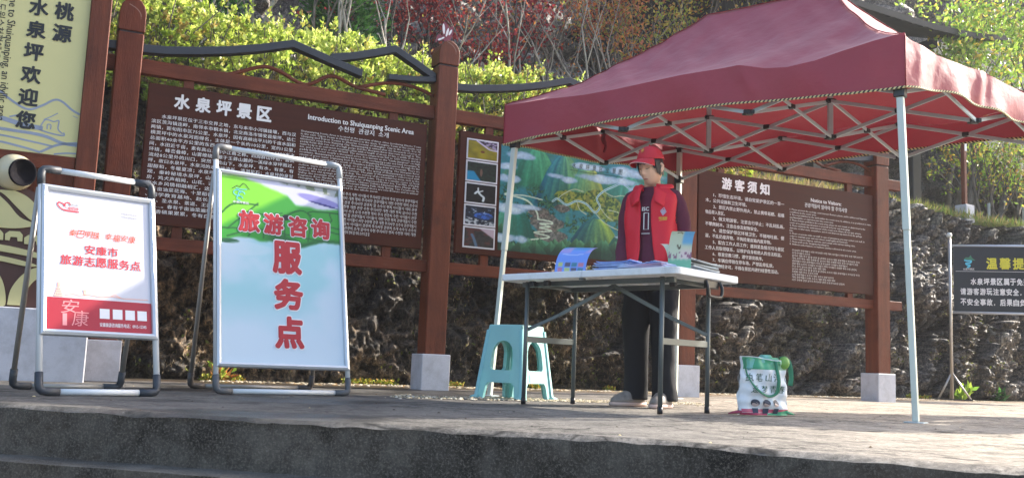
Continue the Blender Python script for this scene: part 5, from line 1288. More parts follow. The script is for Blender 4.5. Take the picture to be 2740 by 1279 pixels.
part('brace', G().bar((-.50, .24, .685), (-.78, .11, .515), .012, .022).bar((-.78, .11, .515), (-.94, .015, .425), .010, .020), m_tleg, tt, bevel=.002)
for x in (-.88, -.77): part('latch', G().box((x-.02, -.04, .668), (x+.02, -.005, .700)), m_blk, tt, bevel=.006)
part('latch', G().box((-.01, .07, .655), (.03, .10, .7)), m_blk, tt, bevel=.006)
part('rim_handle', G().tube(cr_([(.135, .20, .695), (.15, .195, .66), (.15, .20, .625), (.15, .22, .612), (.15, .31, .612), (.15, .33, .625), (.15, .335, .66), (.135, .33, .695)], 4), .009, 8), m_blk, tt, smooth=True)
part('handle_slot', G().box((.120, .20, .655), (.135, .33, .698)), m_blk, tt, bevel=.004)
part('seam_hinge', G().box((-.49, -.083, .69), (-.46, -.06, .7)).box((-.49, .5, .69), (-.46, .52, .7)), m_tleg, tt)
# ================================================================== LEAFLETS ON THE TABLE
def tw(x, y, z): c, s = math.cos(TA), math.sin(TA); return Vector((TX+x*c-y*s, TY+x*s+y*c, z))
TT = .7425
def curved_sheet(t, base, across, back, wd, ht, lean, curl, side, fn, thick=.0012, edge_mat=None):
    """page standing on its lower edge and curling; built solid"""
    ac = Vector(across).normalized(); bk_ = Vector(back).normalized(); nu, nv = 28, 36
    def P(u, v):
        h = ht*(math.sin(v*1.35)/math.sin(1.35)); b = lean*v+curl*v*v*v
        return Vector(base)+ac*(wd*(u-.5)+side*v*v*.9)+bk_*b+Vector((0, 0, h))
    V = []; 
    for off in (0, thick):
        for j in range(nv+1):
            for i in range(nu+1): V.append(tuple(P(i/nu, j/nv)+bk_*off))
    Fg = grid_faces(nu, nv); n = (nu+1)*(nv+1)
    U, Vv_ = np.meshgrid(np.linspace(0, 1, nu+1), np.linspace(0, 1, nv+1)); rgb = np.clip(np.stack(fn(U.ravel(), Vv_.ravel()), 1), 0, 1)**2.2
    me = fast_mesh('page', np.array(V), np.concatenate([Fg, Fg[:, ::-1]+n]), np.concatenate([rgb, rgb*.9+.05]), True)
    return link('page', me, m_print, t)
def page_blue(u, v):
    a = n2(u, v, 4, 701); c = np.tile(np.array([.47, .60, .90]), (len(u), 1)); c = lerp3(c, (.30, .62, .82), smst(v, .62, .9)); c = lerp3(c, (.85, .62, .78), smst(a, .5, .7)*smst(v, .5, .7)*.6)
    for k in range(4):
        for j in range(2):
            m = ((np.abs(u-(.16+.22*k)) < .085) & (np.abs(v-(.10+.13*j)) < .05)).astype(float); c = lerp3(c, [(.75, .5, .58), (.72, .76, .5), (.38, .36, .42), (.3, .5, .58)][(k+j) % 4], m)
    c = lerp3(c, (.92, .94, .98), line_mask(u, v, [(.15, .55), (.5, .53), (.8, .56)], .02)*.5); return c[:, 0], c[:, 1], c[:, 2]
def page_pale(u, v):
    a = n2(u, v, 4, 711); b = n2(u, v, 12, 712); c = np.tile(np.array([.76, .80, .70]), (len(u), 1)); c = lerp3(c, (.42, .66, .82), smst(u, .5, .62)*smst(v, .45, .6)); c = lerp3(c, (.84, .78, .76), smst(.5-v, 0, .2)*smst(u, .4, .6)); c = lerp3(c, (.42, .36, .22), line_mask(u, v, [(.3, .9), (.42, .93), (.5, .88)], .03)); c = lerp3(c, (.3, .26, .2), line_mask(u, v, [(.36, .5), (.46, .42), (.5, .48)], .03)); c = lerp3(c, (.45, .70, .58), smst(.22-v+.1*(b-.5), 0, .06)); c = lerp3(c, (.5, .3, .42), ((b > .58) & (v < .35) & (v > .22)).astype(float)*.8); return c[:, 0], c[:, 1], c[:, 2]
vd_ = Vector((.57, -.82, 0)); vr = Vector((.82, .57, 0))     # towards the viewer and across, in table axes
def tdir(v): c, s = math.cos(TA), math.sin(TA); return Vector((v.x*c-v.y*s, v.x*s+v.y*c, 0))
def leaflet_thing(label, pos, fn, wd, ht, lean, curl, side):
    b = tw(*pos, TT); t = thing('leaflet', label, 'leaflet', tuple(b)); 
    curved_sheet(t, (0, 0, 0), tdir(vr), -tdir(vd_), wd, ht, lean, curl, side, fn); return t
t = leaflet_thing('blue open leaflet curling upright near the left table end', (-.665, .05), page_blue, .175, .165, .02, .10, .07)
t = leaflet_thing('pale leaflet with a blue corner standing upright near the right table end', (.055, .07), page_pale, .118, .195, .0, -.02, .022)
curved_sheet(t, (0, 0, 0), tdir(vr), -tdir(vd_), .11, .14, .03, .05, -.05, page_pale)
m_bl = M('blue_paper', '#8aa6e0', .5, var=.12, scale=30); m_bl2 = M('pale_blue_paper', '#b9cdec', .5, var=.1, scale=30); m_pk = M('pink_blue_paper', '#a9c6e6', .45, col2='#d8a9c8', scale=5, var=.03); m_pw = M('white_paper', '#d9dad6', .55, var=.05, scale=20)
def stack(label, x, y, w_, d_, n, rz, mats, spread=.02, z0=0, tilt=0., name='leaflet_stack', th=.0035):
    b = tw(x, y, TT+z0); t = thing(name, label, 'leaflets', tuple(b), TA+rz)
    for k in range(n):
        dx, dy, a = rng.uniform(-spread, spread), rng.uniform(-spread, spread), rng.uniform(-.12, .12)
        Mx_ = Matrix.Translation((dx, dy, .0003+k*(th+.0006))) @ Matrix.Rotation(a, 4, 'Z') @ Matrix.Rotation(tilt, 4, 'Y')
        g = G(); nn = 8; V = []
        for zz_ in (0, th):
            for i in range(nn+1):
                u = i/nn-.5; s = .006*max(0, abs(u*2)-.6)**1.5*(k*.5+.3)*(1 if i > nn/2 else .4)
                for v in (-.5, .5): V.append(Mx_ @ Vector((u*w_, v*d_, zz_+s)))
        m = (nn+1)*2; F = []
        for i in range(nn): F += [(2*i+1, 2*i+3, 2*i+2, 2*i)[::-1] if False else (2*i, 2*i+1, 2*i+3, 2*i+2), (m+2*i, m+2*i+2, m+2*i+3, m+2*i+1), (2*i, 2*i+2, m+2*i+2, m+2*i), (2*i+1, m+2*i+1, m+2*i+3, 2*i+3)]
        F += [(0, m, m+1, 1), (2*nn, 2*nn+1, m+2*nn+1, m+2*nn)]
        part('sheet', g.add(V, F), mats[k % len(mats)], t)
    return t
stack('fanned stack of blue leaflets behind the curled blue leaflet', -.36, .10, .21, .14, 13, .15, [m_bl, m_bl2, m_bl], .018)
stack('second low stack of blue leaflets at the middle of the table', -.22, .17, .21, .14, 12, -.2, [m_bl, m_bl2], .016)
stack('flat leaflets in blue and pink at the front edge of the table', -.09, .00, .28, .13, 5, .02, [m_pk, m_bl2], .012)
stack('thin dark-edged leaflets lying flat near the left table corner', -.90, .06, .24, .15, 2, .1, [M('deep_blue_paper', '#3c4a86', .5), m_bl], .02)
stack('slanted pile of white booklets beside the upright pale leaflet', .04, .26, .20, .14, 8, 1.35, [m_pw, m_pw, M('grey_paper', '#8d8f8c', .6)], .016, .012, .10, th=.005)

# ================================================================== STOOL
m_stool = M('turquoise_plastic', (.33, .66, .66), .38, var=.05, scale=6, trans=.15)
st = thing('plastic_stool', 'turquoise plastic stool with arched side openings beside the left table legs', 'stool', (.053, 6.46, 0), -R(34.8))
HT = .472; BW, TWd = .177, .128
def arch_pts(x0, x1, z0, z1, n=10):
    cx = (x0+x1)/2; r = (x1-x0)/2; P = [(x0, z0), (x1, z0)]
    for k in range(n+1): a = math.pi*k/n; P.append((cx+r*math.cos(a), z1-r*1.15+r*1.15*math.sin(a)))
    return P
outer = [(-BW-.028, 0), (-BW-.028, .014), (-BW+.004, .022)] + [(-TWd-.004, HT-.05), (-TWd+.004, HT-.012), (-TWd+.012, HT-.004), (TWd-.012, HT-.004), (TWd-.004, HT-.012), (TWd+.004, HT-.05)] + [(BW-.004, .022), (BW+.028, .014), (BW+.028, 0), (BW-.052, 0), (BW-.068, .085), (BW-.085, .105), (-BW+.085, .105), (-BW+.068, .085), (-BW+.052, 0)]
hole = arch_pts(-.083, .083, .185, .375)
hole[0] = (-.088, .20); hole[1] = (.088, .20); hole = [(-.075, .185), (.075, .185), (.088, .20)]+hole[2:]+[(-.088, .20)]
th_ = math.atan2(BW-TWd, HT)
v, f = plate(outer, [hole], .007)
rim = []
def side_piece(k):
    g = G(); c, s = math.cos(th_), math.sin(th_); L_ = HT
    Rz = Matrix.Rotation(k*math.pi/2, 4, 'Z')
    V = []
    for x, z, d in v: V.append(Rz @ Vector((x, -BW + z*s + d, z*c)))
    g.add(V, f)
    # turned-in lips round the arch
    for pts in (hole,):
        n = len(pts); W_ = []
        for dd in (0, .022):
            for x, z in pts: W_.append(Rz @ Vector((x, -BW+z*s+dd, z*c)))
        g.add(W_, [(i, (i+1) % n, n+(i+1) % n, n+i) for i in range(n)])
    low = outer[-6:]
    W_ = []
    for dd in (0, .02):
        for x, z in low: W_.append(Rz @ Vector((x, -BW+z*s+dd, z*c)))
    n = len(low); g.add(W_, [(i, i+1, n+i+1, n+i) for i in range(n-1)])
    part('side', g, m_stool, st)
    g = G(); g.add([Rz @ Vector(p) for p in [(-.075, -BW+.16*s-.006, .158), (.075, -BW+.16*s-.006, .158), (.075, -BW+.125*s-.006, .112), (-.075, -BW+.125*s-.006, .112), (-.075, -BW+.16*s, .158), (.075, -BW+.16*s, .158), (.075, -BW+.125*s, .112), (-.075, -BW+.125*s, .112)]], [(0, 1, 2, 3), (0, 4, 5, 1), (1, 5, 6, 2), (2, 6, 7, 3), (3, 7, 4, 0)])
    part('raised_band', g, m_stool, st)
for k in range(4): side_piece(k)
part('seat', G().box((-TWd-.003, -TWd-.003, HT-.022), (TWd+.003, TWd+.003, HT+.004)), m_stool, st, bevel=.010, seg=3)
for sx, sy in ((1, 1), (1, -1), (-1, 1), (-1, -1)):
    g = G(); g.loft([(sx*(BW+.004), sy*(BW+.004), 0, .03, .03, 4), (sx*(BW+.004), sy*(BW+.004), .014, .028, .028, 4), (sx*(BW-.003), sy*(BW-.003), .022, .014, .014, 4), (sx*(TWd+.0), sy*(TWd+.0), HT-.03, .014, .014, 3)], 16)
    part('corner_leg', g, m_stool, st, smooth=True)

# ================================================================== TOTE BAG
bg_ = thing('tote_bag', 'white and green shopping bag full of things standing on the platform right of the table', 'bag', (1.375, 5.31, 0), .38)
m_bag = M('white_woven_bag', '#e2e5e8', .5, var=.05, scale=8, bump=.15, bscale=14); m_green = M('green_bag_band', '#3f9a72', .5, var=.1, scale=8)
m_gstrap = M('green_strap', '#2f7d5c', .55, var=.08); m_bpink = M('pink_band', '#c85a72', .5)
W2 = .150; HB = .30
def bagpt(u, v, off=0.):
    """u 0..1 around half front from left to right, v up; front face bulges"""
    x = (u-.5)*2*W2*(1+.03*math.sin(v*5)+.05*(1-v)**2-.03*v); bul = .052*math.sin(math.pi*min(max(u, 0), 1))**.5*(.75+.35*math.sin(math.pi*min(v*1.05, 1)))
    wr_ = .006*math.sin(u*9+v*13)+.004*math.sin(v*31+u*4)+.004*math.sin(u*27-v*7)
    return Vector((x+.004*math.sin(v*17), -bul-wr_-off, .006+v*HB+(.008*math.sin(u*5+1) if v > .9 else 0)))
for sgn, nm in ((1, 'front'), (-1, 'back')):
    g = G(); g.grid(lambda u, v: ((lambda p: (p.x, p.y if sgn > 0 else -p.y*.9, p.z))(bagpt(u, v))), 40, 40, flip=(sgn < 0)); part(nm, g, m_bag, bg_, smooth=True)
def bagpatch(name, u0, u1, v0, v1, mat, off=.0015, fn=None):
    g = G(); g.grid(lambda a, b: tuple(bagpt(u0+(u1-u0)*a, v0+(v1-v0)*b*(1 if fn is None else fn(a)), off)), 24, 8); return part(name, g, mat, bg_, smooth=True)
bagpatch('green_top_band', .02, .80, .80, .985, m_green); bagpatch('pale_green_corner', .80, .98, .80, .985, M('pale_green_band', '#a9cfae', .5))
bagpatch('pink_stripe', .02, .98, .045, .105, m_bpink); bagpatch('green_foot', .5, .99, .0, .095, m_green, .0025, lambda a: .35+.65*a); bagpatch('pink_foot', .01, .5, .0, .04, M('deep_pink_band', '#a82f55', .5), .0022)
def bagtext(s_, u0, du, vv, h, mat, bold=.012, slant=.15):
    g = G()
    for k, ch in enumerate(s_):
        q = G(); char(q, ch, 0, 0, h*.95, h, 0, bold, slant=slant, res=2)
        g.add([tuple(bagpt(u0+du*k+p[0]/(2*W2), vv+p[2]/HB, .003)) for p in q.v], q.f)
    return part('bag_lettering', g, M('dark_green_ink', '#1c5540', .5), bg_)
bagtext('执笔山河', .14, .18, .66, .043, None); bagtext('逐梦青春', .22, .185, .455, .040, None)
for k in range(3):    # three small printed uniformed figures, plain
    u = .26+.2*k; g = G()
    def bd_(cu, cv, ru, rv, off, n=16): g.add([tuple(bagpt(cu+ru*math.cos(2*math.pi*i/n), cv+rv*math.sin(2*math.pi*i/n), off)) for i in range(n)], [tuple(range(n))])
    bd_(u, .215, .072, .062, .003); g.add([tuple(bagpt(u+a, b, .003)) for a, b in ((-.045, .03), (.045, .03), (.05, .12), (-.05, .12))], [(0, 1, 2, 3)]); part('printed_figure', g, M('navy_print', '#343a4c', .5), bg_)
    g = G(); bd_(u, .185, .052, .038, .0042); part('printed_face', g, M('skin_print', '#c9b2ab', .5), bg_)
for sx in (-1, 1):
    g = G(); g.tube([(sx*W2*.92, -.01, .022), (sx*(W2+.035), .0, .016), (sx*(W2+.062), .005, .010)], [.016, .012, .004], 8, flat=.6); part('bottom_corner', g, M('pink_corner', '#9c3352', .5) if sx < 0 else m_green, bg_, smooth=True)
part('strap', G().tube(cr_([tuple(bagpt(.06, .97, .004)), tuple(bagpt(.08, .75, .008)), tuple(bagpt(.17, .52, .012)), tuple(bagpt(.33, .38, .014)), tuple(bagpt(.5, .335, .016)), tuple(bagpt(.62, .40, .016)), tuple(bagpt(.67, .6, .014)), tuple(bagpt(.68, .8, .01)), tuple(bagpt(.70, .98, .006))], 4), [.005]*8+[.007]*12+[.010]*13, 6, flat=.35, up=(0, 1, 0)), m_gstrap, bg_, smooth=True)
part('strap', G().tube(cr_([(.105, .0, .308), (.138, -.02, .312), (.156, -.03, .27), (.164, -.03, .21), (.160, -.028, .165)], 4), [.008]*6+[.013]*11, 6, flat=.2, up=(0, 1, 0)), m_gstrap, bg_, smooth=True)
part('contents', G().box((-.12, -.035, .24), (.09, .03, .312)).box((-.02, -.03, .26), (.05, .02, .325)), M('blue_green_packets', '#6cb7c4', .4, col2='#58a06a', scale=9), bg_, bevel=.012)
part('contents', G().ball((.125, -.02, .285), (.03, .03, .035), 14), M('green_pouch', '#7fae52', .5, bump=.2), bg_, smooth=True)

# ================================================================== DARK BANNER STAND at the right
bs = thing('banner_stand', 'black safety reminder banner with yellow heading on a steel T-stand at the right', 'sign', (5.50, 12.2, 0), -.26)
m_steel = M('brushed_steel_pole', '#b9b4ae', .3, .7, var=.08); m_bann = M('banner_black', '#22252c', .42, var=.03)
def bann_side(x0, k):
    part('pole', G().cyl((x0, 0, .012), (x0, 0, 2.03), .019, n=14), m_steel, bs, smooth=True)
    part('finial', G().ball((x0, 0, 2.05), .036, 14), M('pale_knob', '#d0d2c8', .35), bs, smooth=True)
    for p in ((x0-.16, -.02, .012), (x0+.20, -.10, .012), (x0+.02, .24, .012)):
        part('foot', G().cyl((x0, 0, .34), p, .013, n=8), m_steel, bs, smooth=True)
    part('foot_bar', G().bar((x0-.19, -.01, .012), (x0+.22, -.11, .012), .03, .016), M('dark_foot', '#2c2a2b', .5), bs)
bann_side(0, 0); bann_side(2.05, 1)
for z in (1.915, 1.085): part('banner_rail', G().cyl((.02, -.03, z), (2.03, -.03, z), .018, n=12), m_alu, bs, smooth=True)
bn = part('banner', G().box((.035, -.045, 1.10), (2.015, -.03, 1.905)), m_bann, bs)
g = G(); ribbon(g, [(.06, 1.595), (1.99, 1.595)], .004, -.0475)
for k, ch in enumerate('温馨提示'): pass
part('divider', g, m_letter, bn)
g = G()
for k, ch in enumerate('温馨提示'): char(g, ch, .475+.150*k, 1.695, .128, .145, -.048, .036)
part('yellow_lettering', g, M('yellow_ink', '#d9cf3a', .5), bn)
g = G()
def bline(s_, x0_, z_):
    for k, ch in enumerate(s_): pc = ch in '，。'; char(g, ch, x0_+.0745*k-(.02 if pc else 0), z_-(.03 if pc else 0), .014 if pc else .066, .02 if pc else .085, -.048, .036)
bline('水泉坪景区属于免费开放景区，', .262, 1.47); bline('请游客游玩注意安全，遇到危险请撤离', .142, 1.345); bline('不安全事故，后果自负。', .142, 1.215)
part('white_lettering', g, m_letter, bn)
g = G(); g.add([(.15, -.048, 1.74), (.29, -.048, 1.73), (.25, -.048, 1.765), (.235, -.048, 1.80), (.215, -.048, 1.77), (.18, -.048, 1.77)], [(0, 1, 2, 3, 4, 5)]); part('logo_hill', g, M('logo_green', '#3d7a5c', .5), bn)
g = G(); ribbon(g, cr_([(.16, 1.735), (.20, 1.725), (.24, 1.725), (.225, 1.70), (.18, 1.695), (.195, 1.675), (.225, 1.67), (.21, 1.65), (.19, 1.645)], 4), .02, -.048); part('logo_swirl', g, M('logo_blue', '#5cc0d8', .5), bn)
g = G(); write(g, '水泉坪景区', .145, .275, 1.622, .024, -.048, .02); part('logo_lettering', g, m_lettermid, bn)

# ================================================================== PAVILION on the terrace
m_dark = M('dark_stained_timber', '#22262c', .6, var=.2, scale=5, bump=.1)
px_, py_ = bk(12.42, 2.55)
pv = thing('pavilion', 'dark timber pavilion with tiled eaves on the terrace behind the canopy peak', 'pavilion', (px_, py_, 2.52), BA)
W3 = 3.9
for x, y_ in ((0, 0), (-W3, 0), (0, 2.2), (-W3, 2.2)):
    part('column', G().box((x-.11, y_-.11, -.3), (x+.11, y_+.11, 3.5)), m_dark, pv, bevel=.01)
for y_ in (0, 2.2):
    part('beam', G().box((-W3-.4, y_-.07, 3.08), (.4, y_+.07, 3.30)), m_dark, pv, bevel=.008)
    part('beam', G().box((-W3+.112, y_-.05, 2.42), (-.112, y_+.05, 2.60)), m_dark, pv, bevel=.008)
    for k in range(11):
        x = -W3+.3+k*.245; part('lattice_bar', G().box((x-.016, y_-.02, 2.602), (x+.016, y_+.02, 3.078)), m_dark, pv)
    for z in (2.72, 2.86, 2.98): part('lattice_rail', G().box((-W3+.112, y_-.045, z-.014), (-.112, y_-.022, z+.014)), m_dark, pv)
for x in (-W3, 0): part('beam', G().box((x-.06, -.5, 3.302), (x+.06, 2.7, 3.45)), m_dark, pv, bevel=.008)
g = G()
g.grid(lambda u, v: ((-W3-1.1)+u*(W3+2.2), -1.1+v*2.2, 3.36+.75*v**1.25+.22*abs(u*2-1)**3), 14, 6); g.grid(lambda u, v: ((-W3-1.1)+u*(W3+2.2), 3.3-v*2.2, 3.36+.75*v**1.25+.22*abs(u*2-1)**3), 14, 6, flip=True)
rf = part('roof', g, m_dark, pv); md = rf.modifiers.new('thick', 'SOLIDIFY'); md.thickness = .09
for k in range(24):
    x = -W3-1.0+k*(W3+2.0)/23; c = .22*abs((x+W3+1.1)/(W3+2.2)*2-1)**3
    part('rafter', G().bar((x, -1.08, 3.29+c), (x, 1.1, 4.0+c), .05, .06), m_dark, pv); 
px_, py_ = bk(11.5, .92)
lp = thing('timber_post', 'brown timber post on a pale stone block above the rock ledge', 'post', (px_, py_, 2.60), BA)
part('stone_block', G().box((-.10, -.10, 0), (.10, .10, .27)), m_granite, lp, bevel=.01)
part('post', G().box((-.032, -.032, .27), (.032, .032, 1.62)), m_wood, lp, bevel=.006)
part('tag_plate', G().box((-.025, -.040, 1.10), (.025, -.034, 1.25)), m_letter, lp)
px_, py_ = bk(9.2, .72)
bx = thing('small_plaque', 'small pale plaque on a stake in the grass under the canopy hem', 'plaque', (px_, py_, 2.62), BA)
part('plate', G().box((-.05, -.01, .12), (.05, .01, .30)), m_letter, bx); part('stake', G().box((-.008, -.006, -.1), (.008, .006, .12)), m_black, bx)
# thin cable in the top right
a = bk(12.6, 2.4); b = bk(16.5, 2.0); pts = [(a[0]+(b[0]-a[0])*t_, a[1]+(b[1]-a[1])*t_, 5.75-.25*t_-.5*t_*(1-t_)) for t_ in np.linspace(0, 1, 16)]
tag(link('cable', G().tube(pts, .008, 5).mesh('cable'), m_blk), 'thin black cable sagging from the pavilion through the green trees', 'cable')
# ================================================================== THE PERSON
pn = thing('person', 'person in red cap and red vest standing behind the table looking down', 'person', (.862, 5.965, 0), -.42)
m_skin = M('skin', '#e8ba9a', .5, var=.04, scale=20); m_hair = M('black_hair', '#17151a', .45, var=.2, scale=60)
m_sweat = M('maroon_knit', '#5c2238', .85, var=.08, scale=30, bump=.1, bscale=200); m_vest = M('red_vest_cloth', '#da1c30', .62, var=.04, scale=5, bump=.08, bscale=12)
m_trou = M('navy_trousers', '#0b0e17', .9, var=.1, scale=9, bump=.1, bscale=120); m_capr = M('red_cap_cloth', '#c81f2e', .65, var=.03); m_shoe = M('pale_grey_shoe', '#8f867f', .6, var=.2, scale=14, dirt='#6b625c', dscale=12)
def fuse(name, g, mats, parent, vox=.008, smooth=4, shape=None):
    me0 = g.mesh(name); ob = bpy.data.objects.new(name, me0); COL.objects.link(ob)
    r_ = ob.modifiers.new('fuse', 'REMESH'); r_.mode = 'VOXEL'; r_.voxel_size = vox
    s_ = ob.modifiers.new('smooth', 'SMOOTH'); s_.iterations = smooth; s_.factor = .5
    dg = bpy.context.evaluated_depsgraph_get(); dg.update()
    me = bpy.data.meshes.new_from_object(ob.evaluated_get(dg)); bpy.data.objects.remove(ob)
    me.name = name
    if shape is not None:
        n = len(me.vertices); co = np.zeros(n*3); me.vertices.foreach_get('co', co); co = shape(co.reshape(-1, 3)); me.vertices.foreach_set('co', co.ravel()); me.update()
    me.materials.clear(); return link(name, me, mats, parent, smooth=True)
def limb(g, P, r, n=16, flat=1.): g.tube(cr_(P, 4), list(np.interp(np.linspace(0, len(P)-1, (len(P)-1)*4+1), range(len(P)), r)), n, flat=flat)
# shoulder, elbow, wrist for both sides (person faces -y)
SH = [(-.130, .0, 1.270), (.130, .0, 1.270)]; EL = [(-.180, .02, 1.045), (.182, .03, 1.050)]; WR = [(-.168, -.115, .836), (.166, -.120, .838)]
HC = Vector((-.004, -.050, 1.456)); yaw, pitch = R(-20), R(13)
HM = Matrix.Translation(HC) @ Matrix.Rotation(yaw, 4, 'Z') @ Matrix.Rotation(pitch, 4, 'X') @ Matrix.Diagonal((.90, .94, 1.07, 1))
def head_pt(d):
    """d unit vector, face towards -y -> surface point of the head"""
    x, y, z = d; rx, ry, rz_ = .0735, .090, .112
    if z < 0: rx *= 1-.26*(-z)**1.6; ry *= 1-.16*(-z)**2
    p = np.array([x*rx, y*ry, z*rz_])
    fr = max(0., -y)
    def bump(cx, cz, sx, sz, h): return h*math.exp(-((p[0]-cx)/sx)**2-((p[2]-cz)/sz)**2)*fr**1.2
    d_ = 0
    d_ += bump(0, -.030, .012, .017, .017)+bump(0, -.010, .008, .026, .008)+bump(-.011, -.036, .008, .008, .004)+bump(.011, -.036, .008, .008, .004)
    d_ += bump(0, -.061, .022, .007, .006)+bump(0, -.070, .018, .006, .005)-bump(0, -.0655, .022, .0022, .003)-bump(0, -.049, .010, .005, .002)
    d_ += bump(0, -.093, .022, .014, .007)+bump(.038, -.028, .018, .018, .005)+bump(-.038, -.028, .018, .018, .005)
    d_ -= bump(.030, .004, .016, .010, .008)+bump(-.030, .004, .016, .010, .008)
    d_ += bump(.030, .001, .012, .006, .005)+bump(-.030, .001, .012, .006, .005)+bump(.030, .020, .022, .007, .004)+bump(-.030, .020, .022, .007, .004)
    p[1] -= d_; return p
g = G(); nu_, nv_ = 72, 56; V = []
for j in range(nv_+1):
    ph_ = -math.pi/2+math.pi*j/nv_
    for i in range(nu_):
        a = 2*math.pi*i/nu_; V.append(tuple(HM @ Vector(head_pt((math.cos(ph_)*math.cos(a)*1., math.cos(ph_)*math.sin(a), math.sin(ph_))))))
F = []
for j in range(nv_):
    for i in range(nu_): F.append((j*nu_+i, j*nu_+(i+1) % nu_, (j+1)*nu_+(i+1) % nu_, (j+1)*nu_+i))
g.add(V, F)
for sx in (-1, 1):   # ears
    e_ = HM @ Vector((sx*.074, .012, -.018)); gg = G(); gg.tube([HM @ Vector(q) for q in [(sx*.070, -.004, .008), (sx*.082, .010, .014), (sx*.086, .022, .002), (sx*.082, .018, -.02), (sx*.074, .004, -.036)]], [.006, .008, .008, .007, .006], 8); g.add(gg.v, gg.f); gg = G(); gg.ball(tuple(e_), (.009, .014, .022), 10); g.add(gg.v, gg.f)
limb(g, [(0, .03, 1.24), (-.005, .022, 1.31), (-.008, -.005, 1.385), (-.012, -.02, 1.43)], [.062, .052, .050, .052])
g.loft([(0, .0, .80, .12, .09), (0, .005, .90, .12, .09), (0, .01, 1.02, .112, .085), (0, .01, 1.15, .122, .09), (0, .01, 1.23, .128, .085), (0, .015, 1.29, .100, .065), (0, .02, 1.33, .055, .05)], 28)
for k in (0, 1):
    sx = (-1, 1)[k]; S_, E_, W_ = SH[k], EL[k], WR[k]
    limb(g, [S_, tuple((Vector(S_)+Vector(E_))/2), E_, tuple((Vector(E_)+Vector(W_))/2), W_], [.050, .042, .036, .032, .024])
    # hand resting on the table edge: palm and five fingers
    w_ = Vector(W_); f_ = Vector((sx*-.10, -.86, -.50)).normalized(); l_ = Vector((1, -.08*sx, 0)).normalized(); up_ = l_.cross(f_)
    pc = w_+f_*.05; g.tube([w_-f_*.01, w_+f_*.02, w_+f_*.05, w_+f_*.082], [.021, .028, .035, .034], 14, flat=.42, up=tuple(f_.cross(l_)))
    for q, (o_, ln) in enumerate(((-.027, .062), (-.009, .072), (.009, .067), (.027, .052))):
        b_ = w_+f_*.078+l_*o_; e1 = b_+f_*(ln*.45)+Vector((0, 0, -.004))+l_*o_*.25; e2 = e1+(f_+Vector((0, -.1, -.25))).normalized()*(ln*.55)+l_*o_*.1
        g.tube([b_-f_*.02, b_, e1, e2], [.0085, .0088, .0082, .0065], 8)
    th0 = w_+f_*.022+l_*(-sx*.022); th1 = th0+(f_*.6-l_*sx*.7).normalized()*.035; th2 = th1+(f_*.9-l_*sx*.25).normalized()*.028
    g.tube([th0-l_*(-sx)*.01, th0, th1, th2], [.011, .0115, .010, .0075], 8)
AN = [(-.093, .02, .085), (.100, -.02, .085)]; KN = [(-.088, -.005, .45), (.088, -.03, .45)]; HP = [(-.078, .0, .82), (.078, .0, .82)]
for k in (0, 1): limb(g, [HP[k], tuple((Vector(HP[k])+Vector(KN[k]))/2), KN[k], tuple((Vector(KN[k])+Vector(AN[k]))/2), AN[k]], [.088, .075, .055, .052, .036])
for k in (0, 1): a_ = Vector(AN[k]); g.tube([a_+Vector((0, .02, .0)), a_+Vector((0, .005, -.035)), a_+Vector((0, -.02, -.05))], [.036, .034, .028], 10, flat=.8)
body = fuse('body', g, m_skin, pn, .0045, 2)
# face details
def on_face(x, z, out=.0012):
    y0_ = -math.sqrt(max(0.02, 1-(x/.0735)**2-(z/.112)**2)); d = Vector((x/.0735, y0_, z/.112)).normalized(); q = head_pt(tuple(d)); return HM @ Vector((q[0], q[1]-out, q[2]))
g = G()
for sx in (-1, 1): g.tube([on_face(sx*(.018+.024*t_), -.003-.004*math.sin(math.pi*t_), .0015) for t_ in np.linspace(0, 1, 7)], [.0008, .0014, .0017, .0018, .0018, .0016, .001], 5)
part('eyelashes', g, m_hair, body)
g = G()
for sx in (-1, 1): g.tube([on_face(sx*(.014+.032*t_), .018+.005*math.sin(math.pi*t_*.9), .0016) for t_ in np.linspace(0, 1, 7)], [.0016, .0022, .0024, .0022, .002, .0015, .0008], 5, flat=.6)
part('eyebrows', g, m_hair, body)
g = G(); g.tube([on_face(x, -.0655+.002*math.cos(x*120), .0008) for x in np.linspace(-.020, .020, 9)], [.001, .003, .004, .0045, .0045, .0045, .004, .003, .001], 6, flat=.8); part('lips', g, M('lips', '#a5625a', .5), body, smooth=True)
# hair: cap of short hair showing at the sides, fringe under the peak
g = G(); V = []; F = []
def hairshell(u, v):
    a = -math.pi*.5+ (u-.5)*2*math.pi; el = v
    low = -.30+.62*max(0, -math.sin(a))**2.0 if True else 0
    if abs(math.sin(a)) >= 0: low = (-.42 if math.sin(a) > -.2 else -.42+.85*((-math.sin(a)-.2)/.8)**1.0)
    ph_ = low+(1.35-low)*v
    q = np.array([math.cos(ph_)*math.cos(a)*.081, math.cos(ph_)*math.sin(a)*.098, math.sin(ph_)*.118]); jag_ = .008*math.sin(a*23)*(1-v)**3
    q[2] += jag_; return tuple(HM @ Vector(q))
g.grid(hairshell, 96, 14); g.grid(lambda u, v: tuple(HM @ (HM.inverted() @ Vector(hairshell(u, v))*.965)), 96, 14, flip=True)
part('hair', g, m_hair, body, smooth=True)
g = G()
for i in range(46):   # fringe locks
    x = -.062+.124*i/45+rng.uniform(-.003, .003); z1_ = .022+rng.uniform(-.006, .012)+.25*abs(x)*-.35
    p0 = Vector((x*1.02, -.088*math.sqrt(max(.05, 1-(x/.08)**2))-.004, .052)); p1 = Vector((x*1.02+rng.uniform(-.004, .004), -.090*math.sqrt(max(.05, 1-(x/.08)**2))-.0035, z1_))
    g.tube([HM @ p0, HM @ ((p0+p1)/2+Vector((0, -.003, 0))), HM @ p1], [.0042, .0038, .0008], 4, flat=.5)
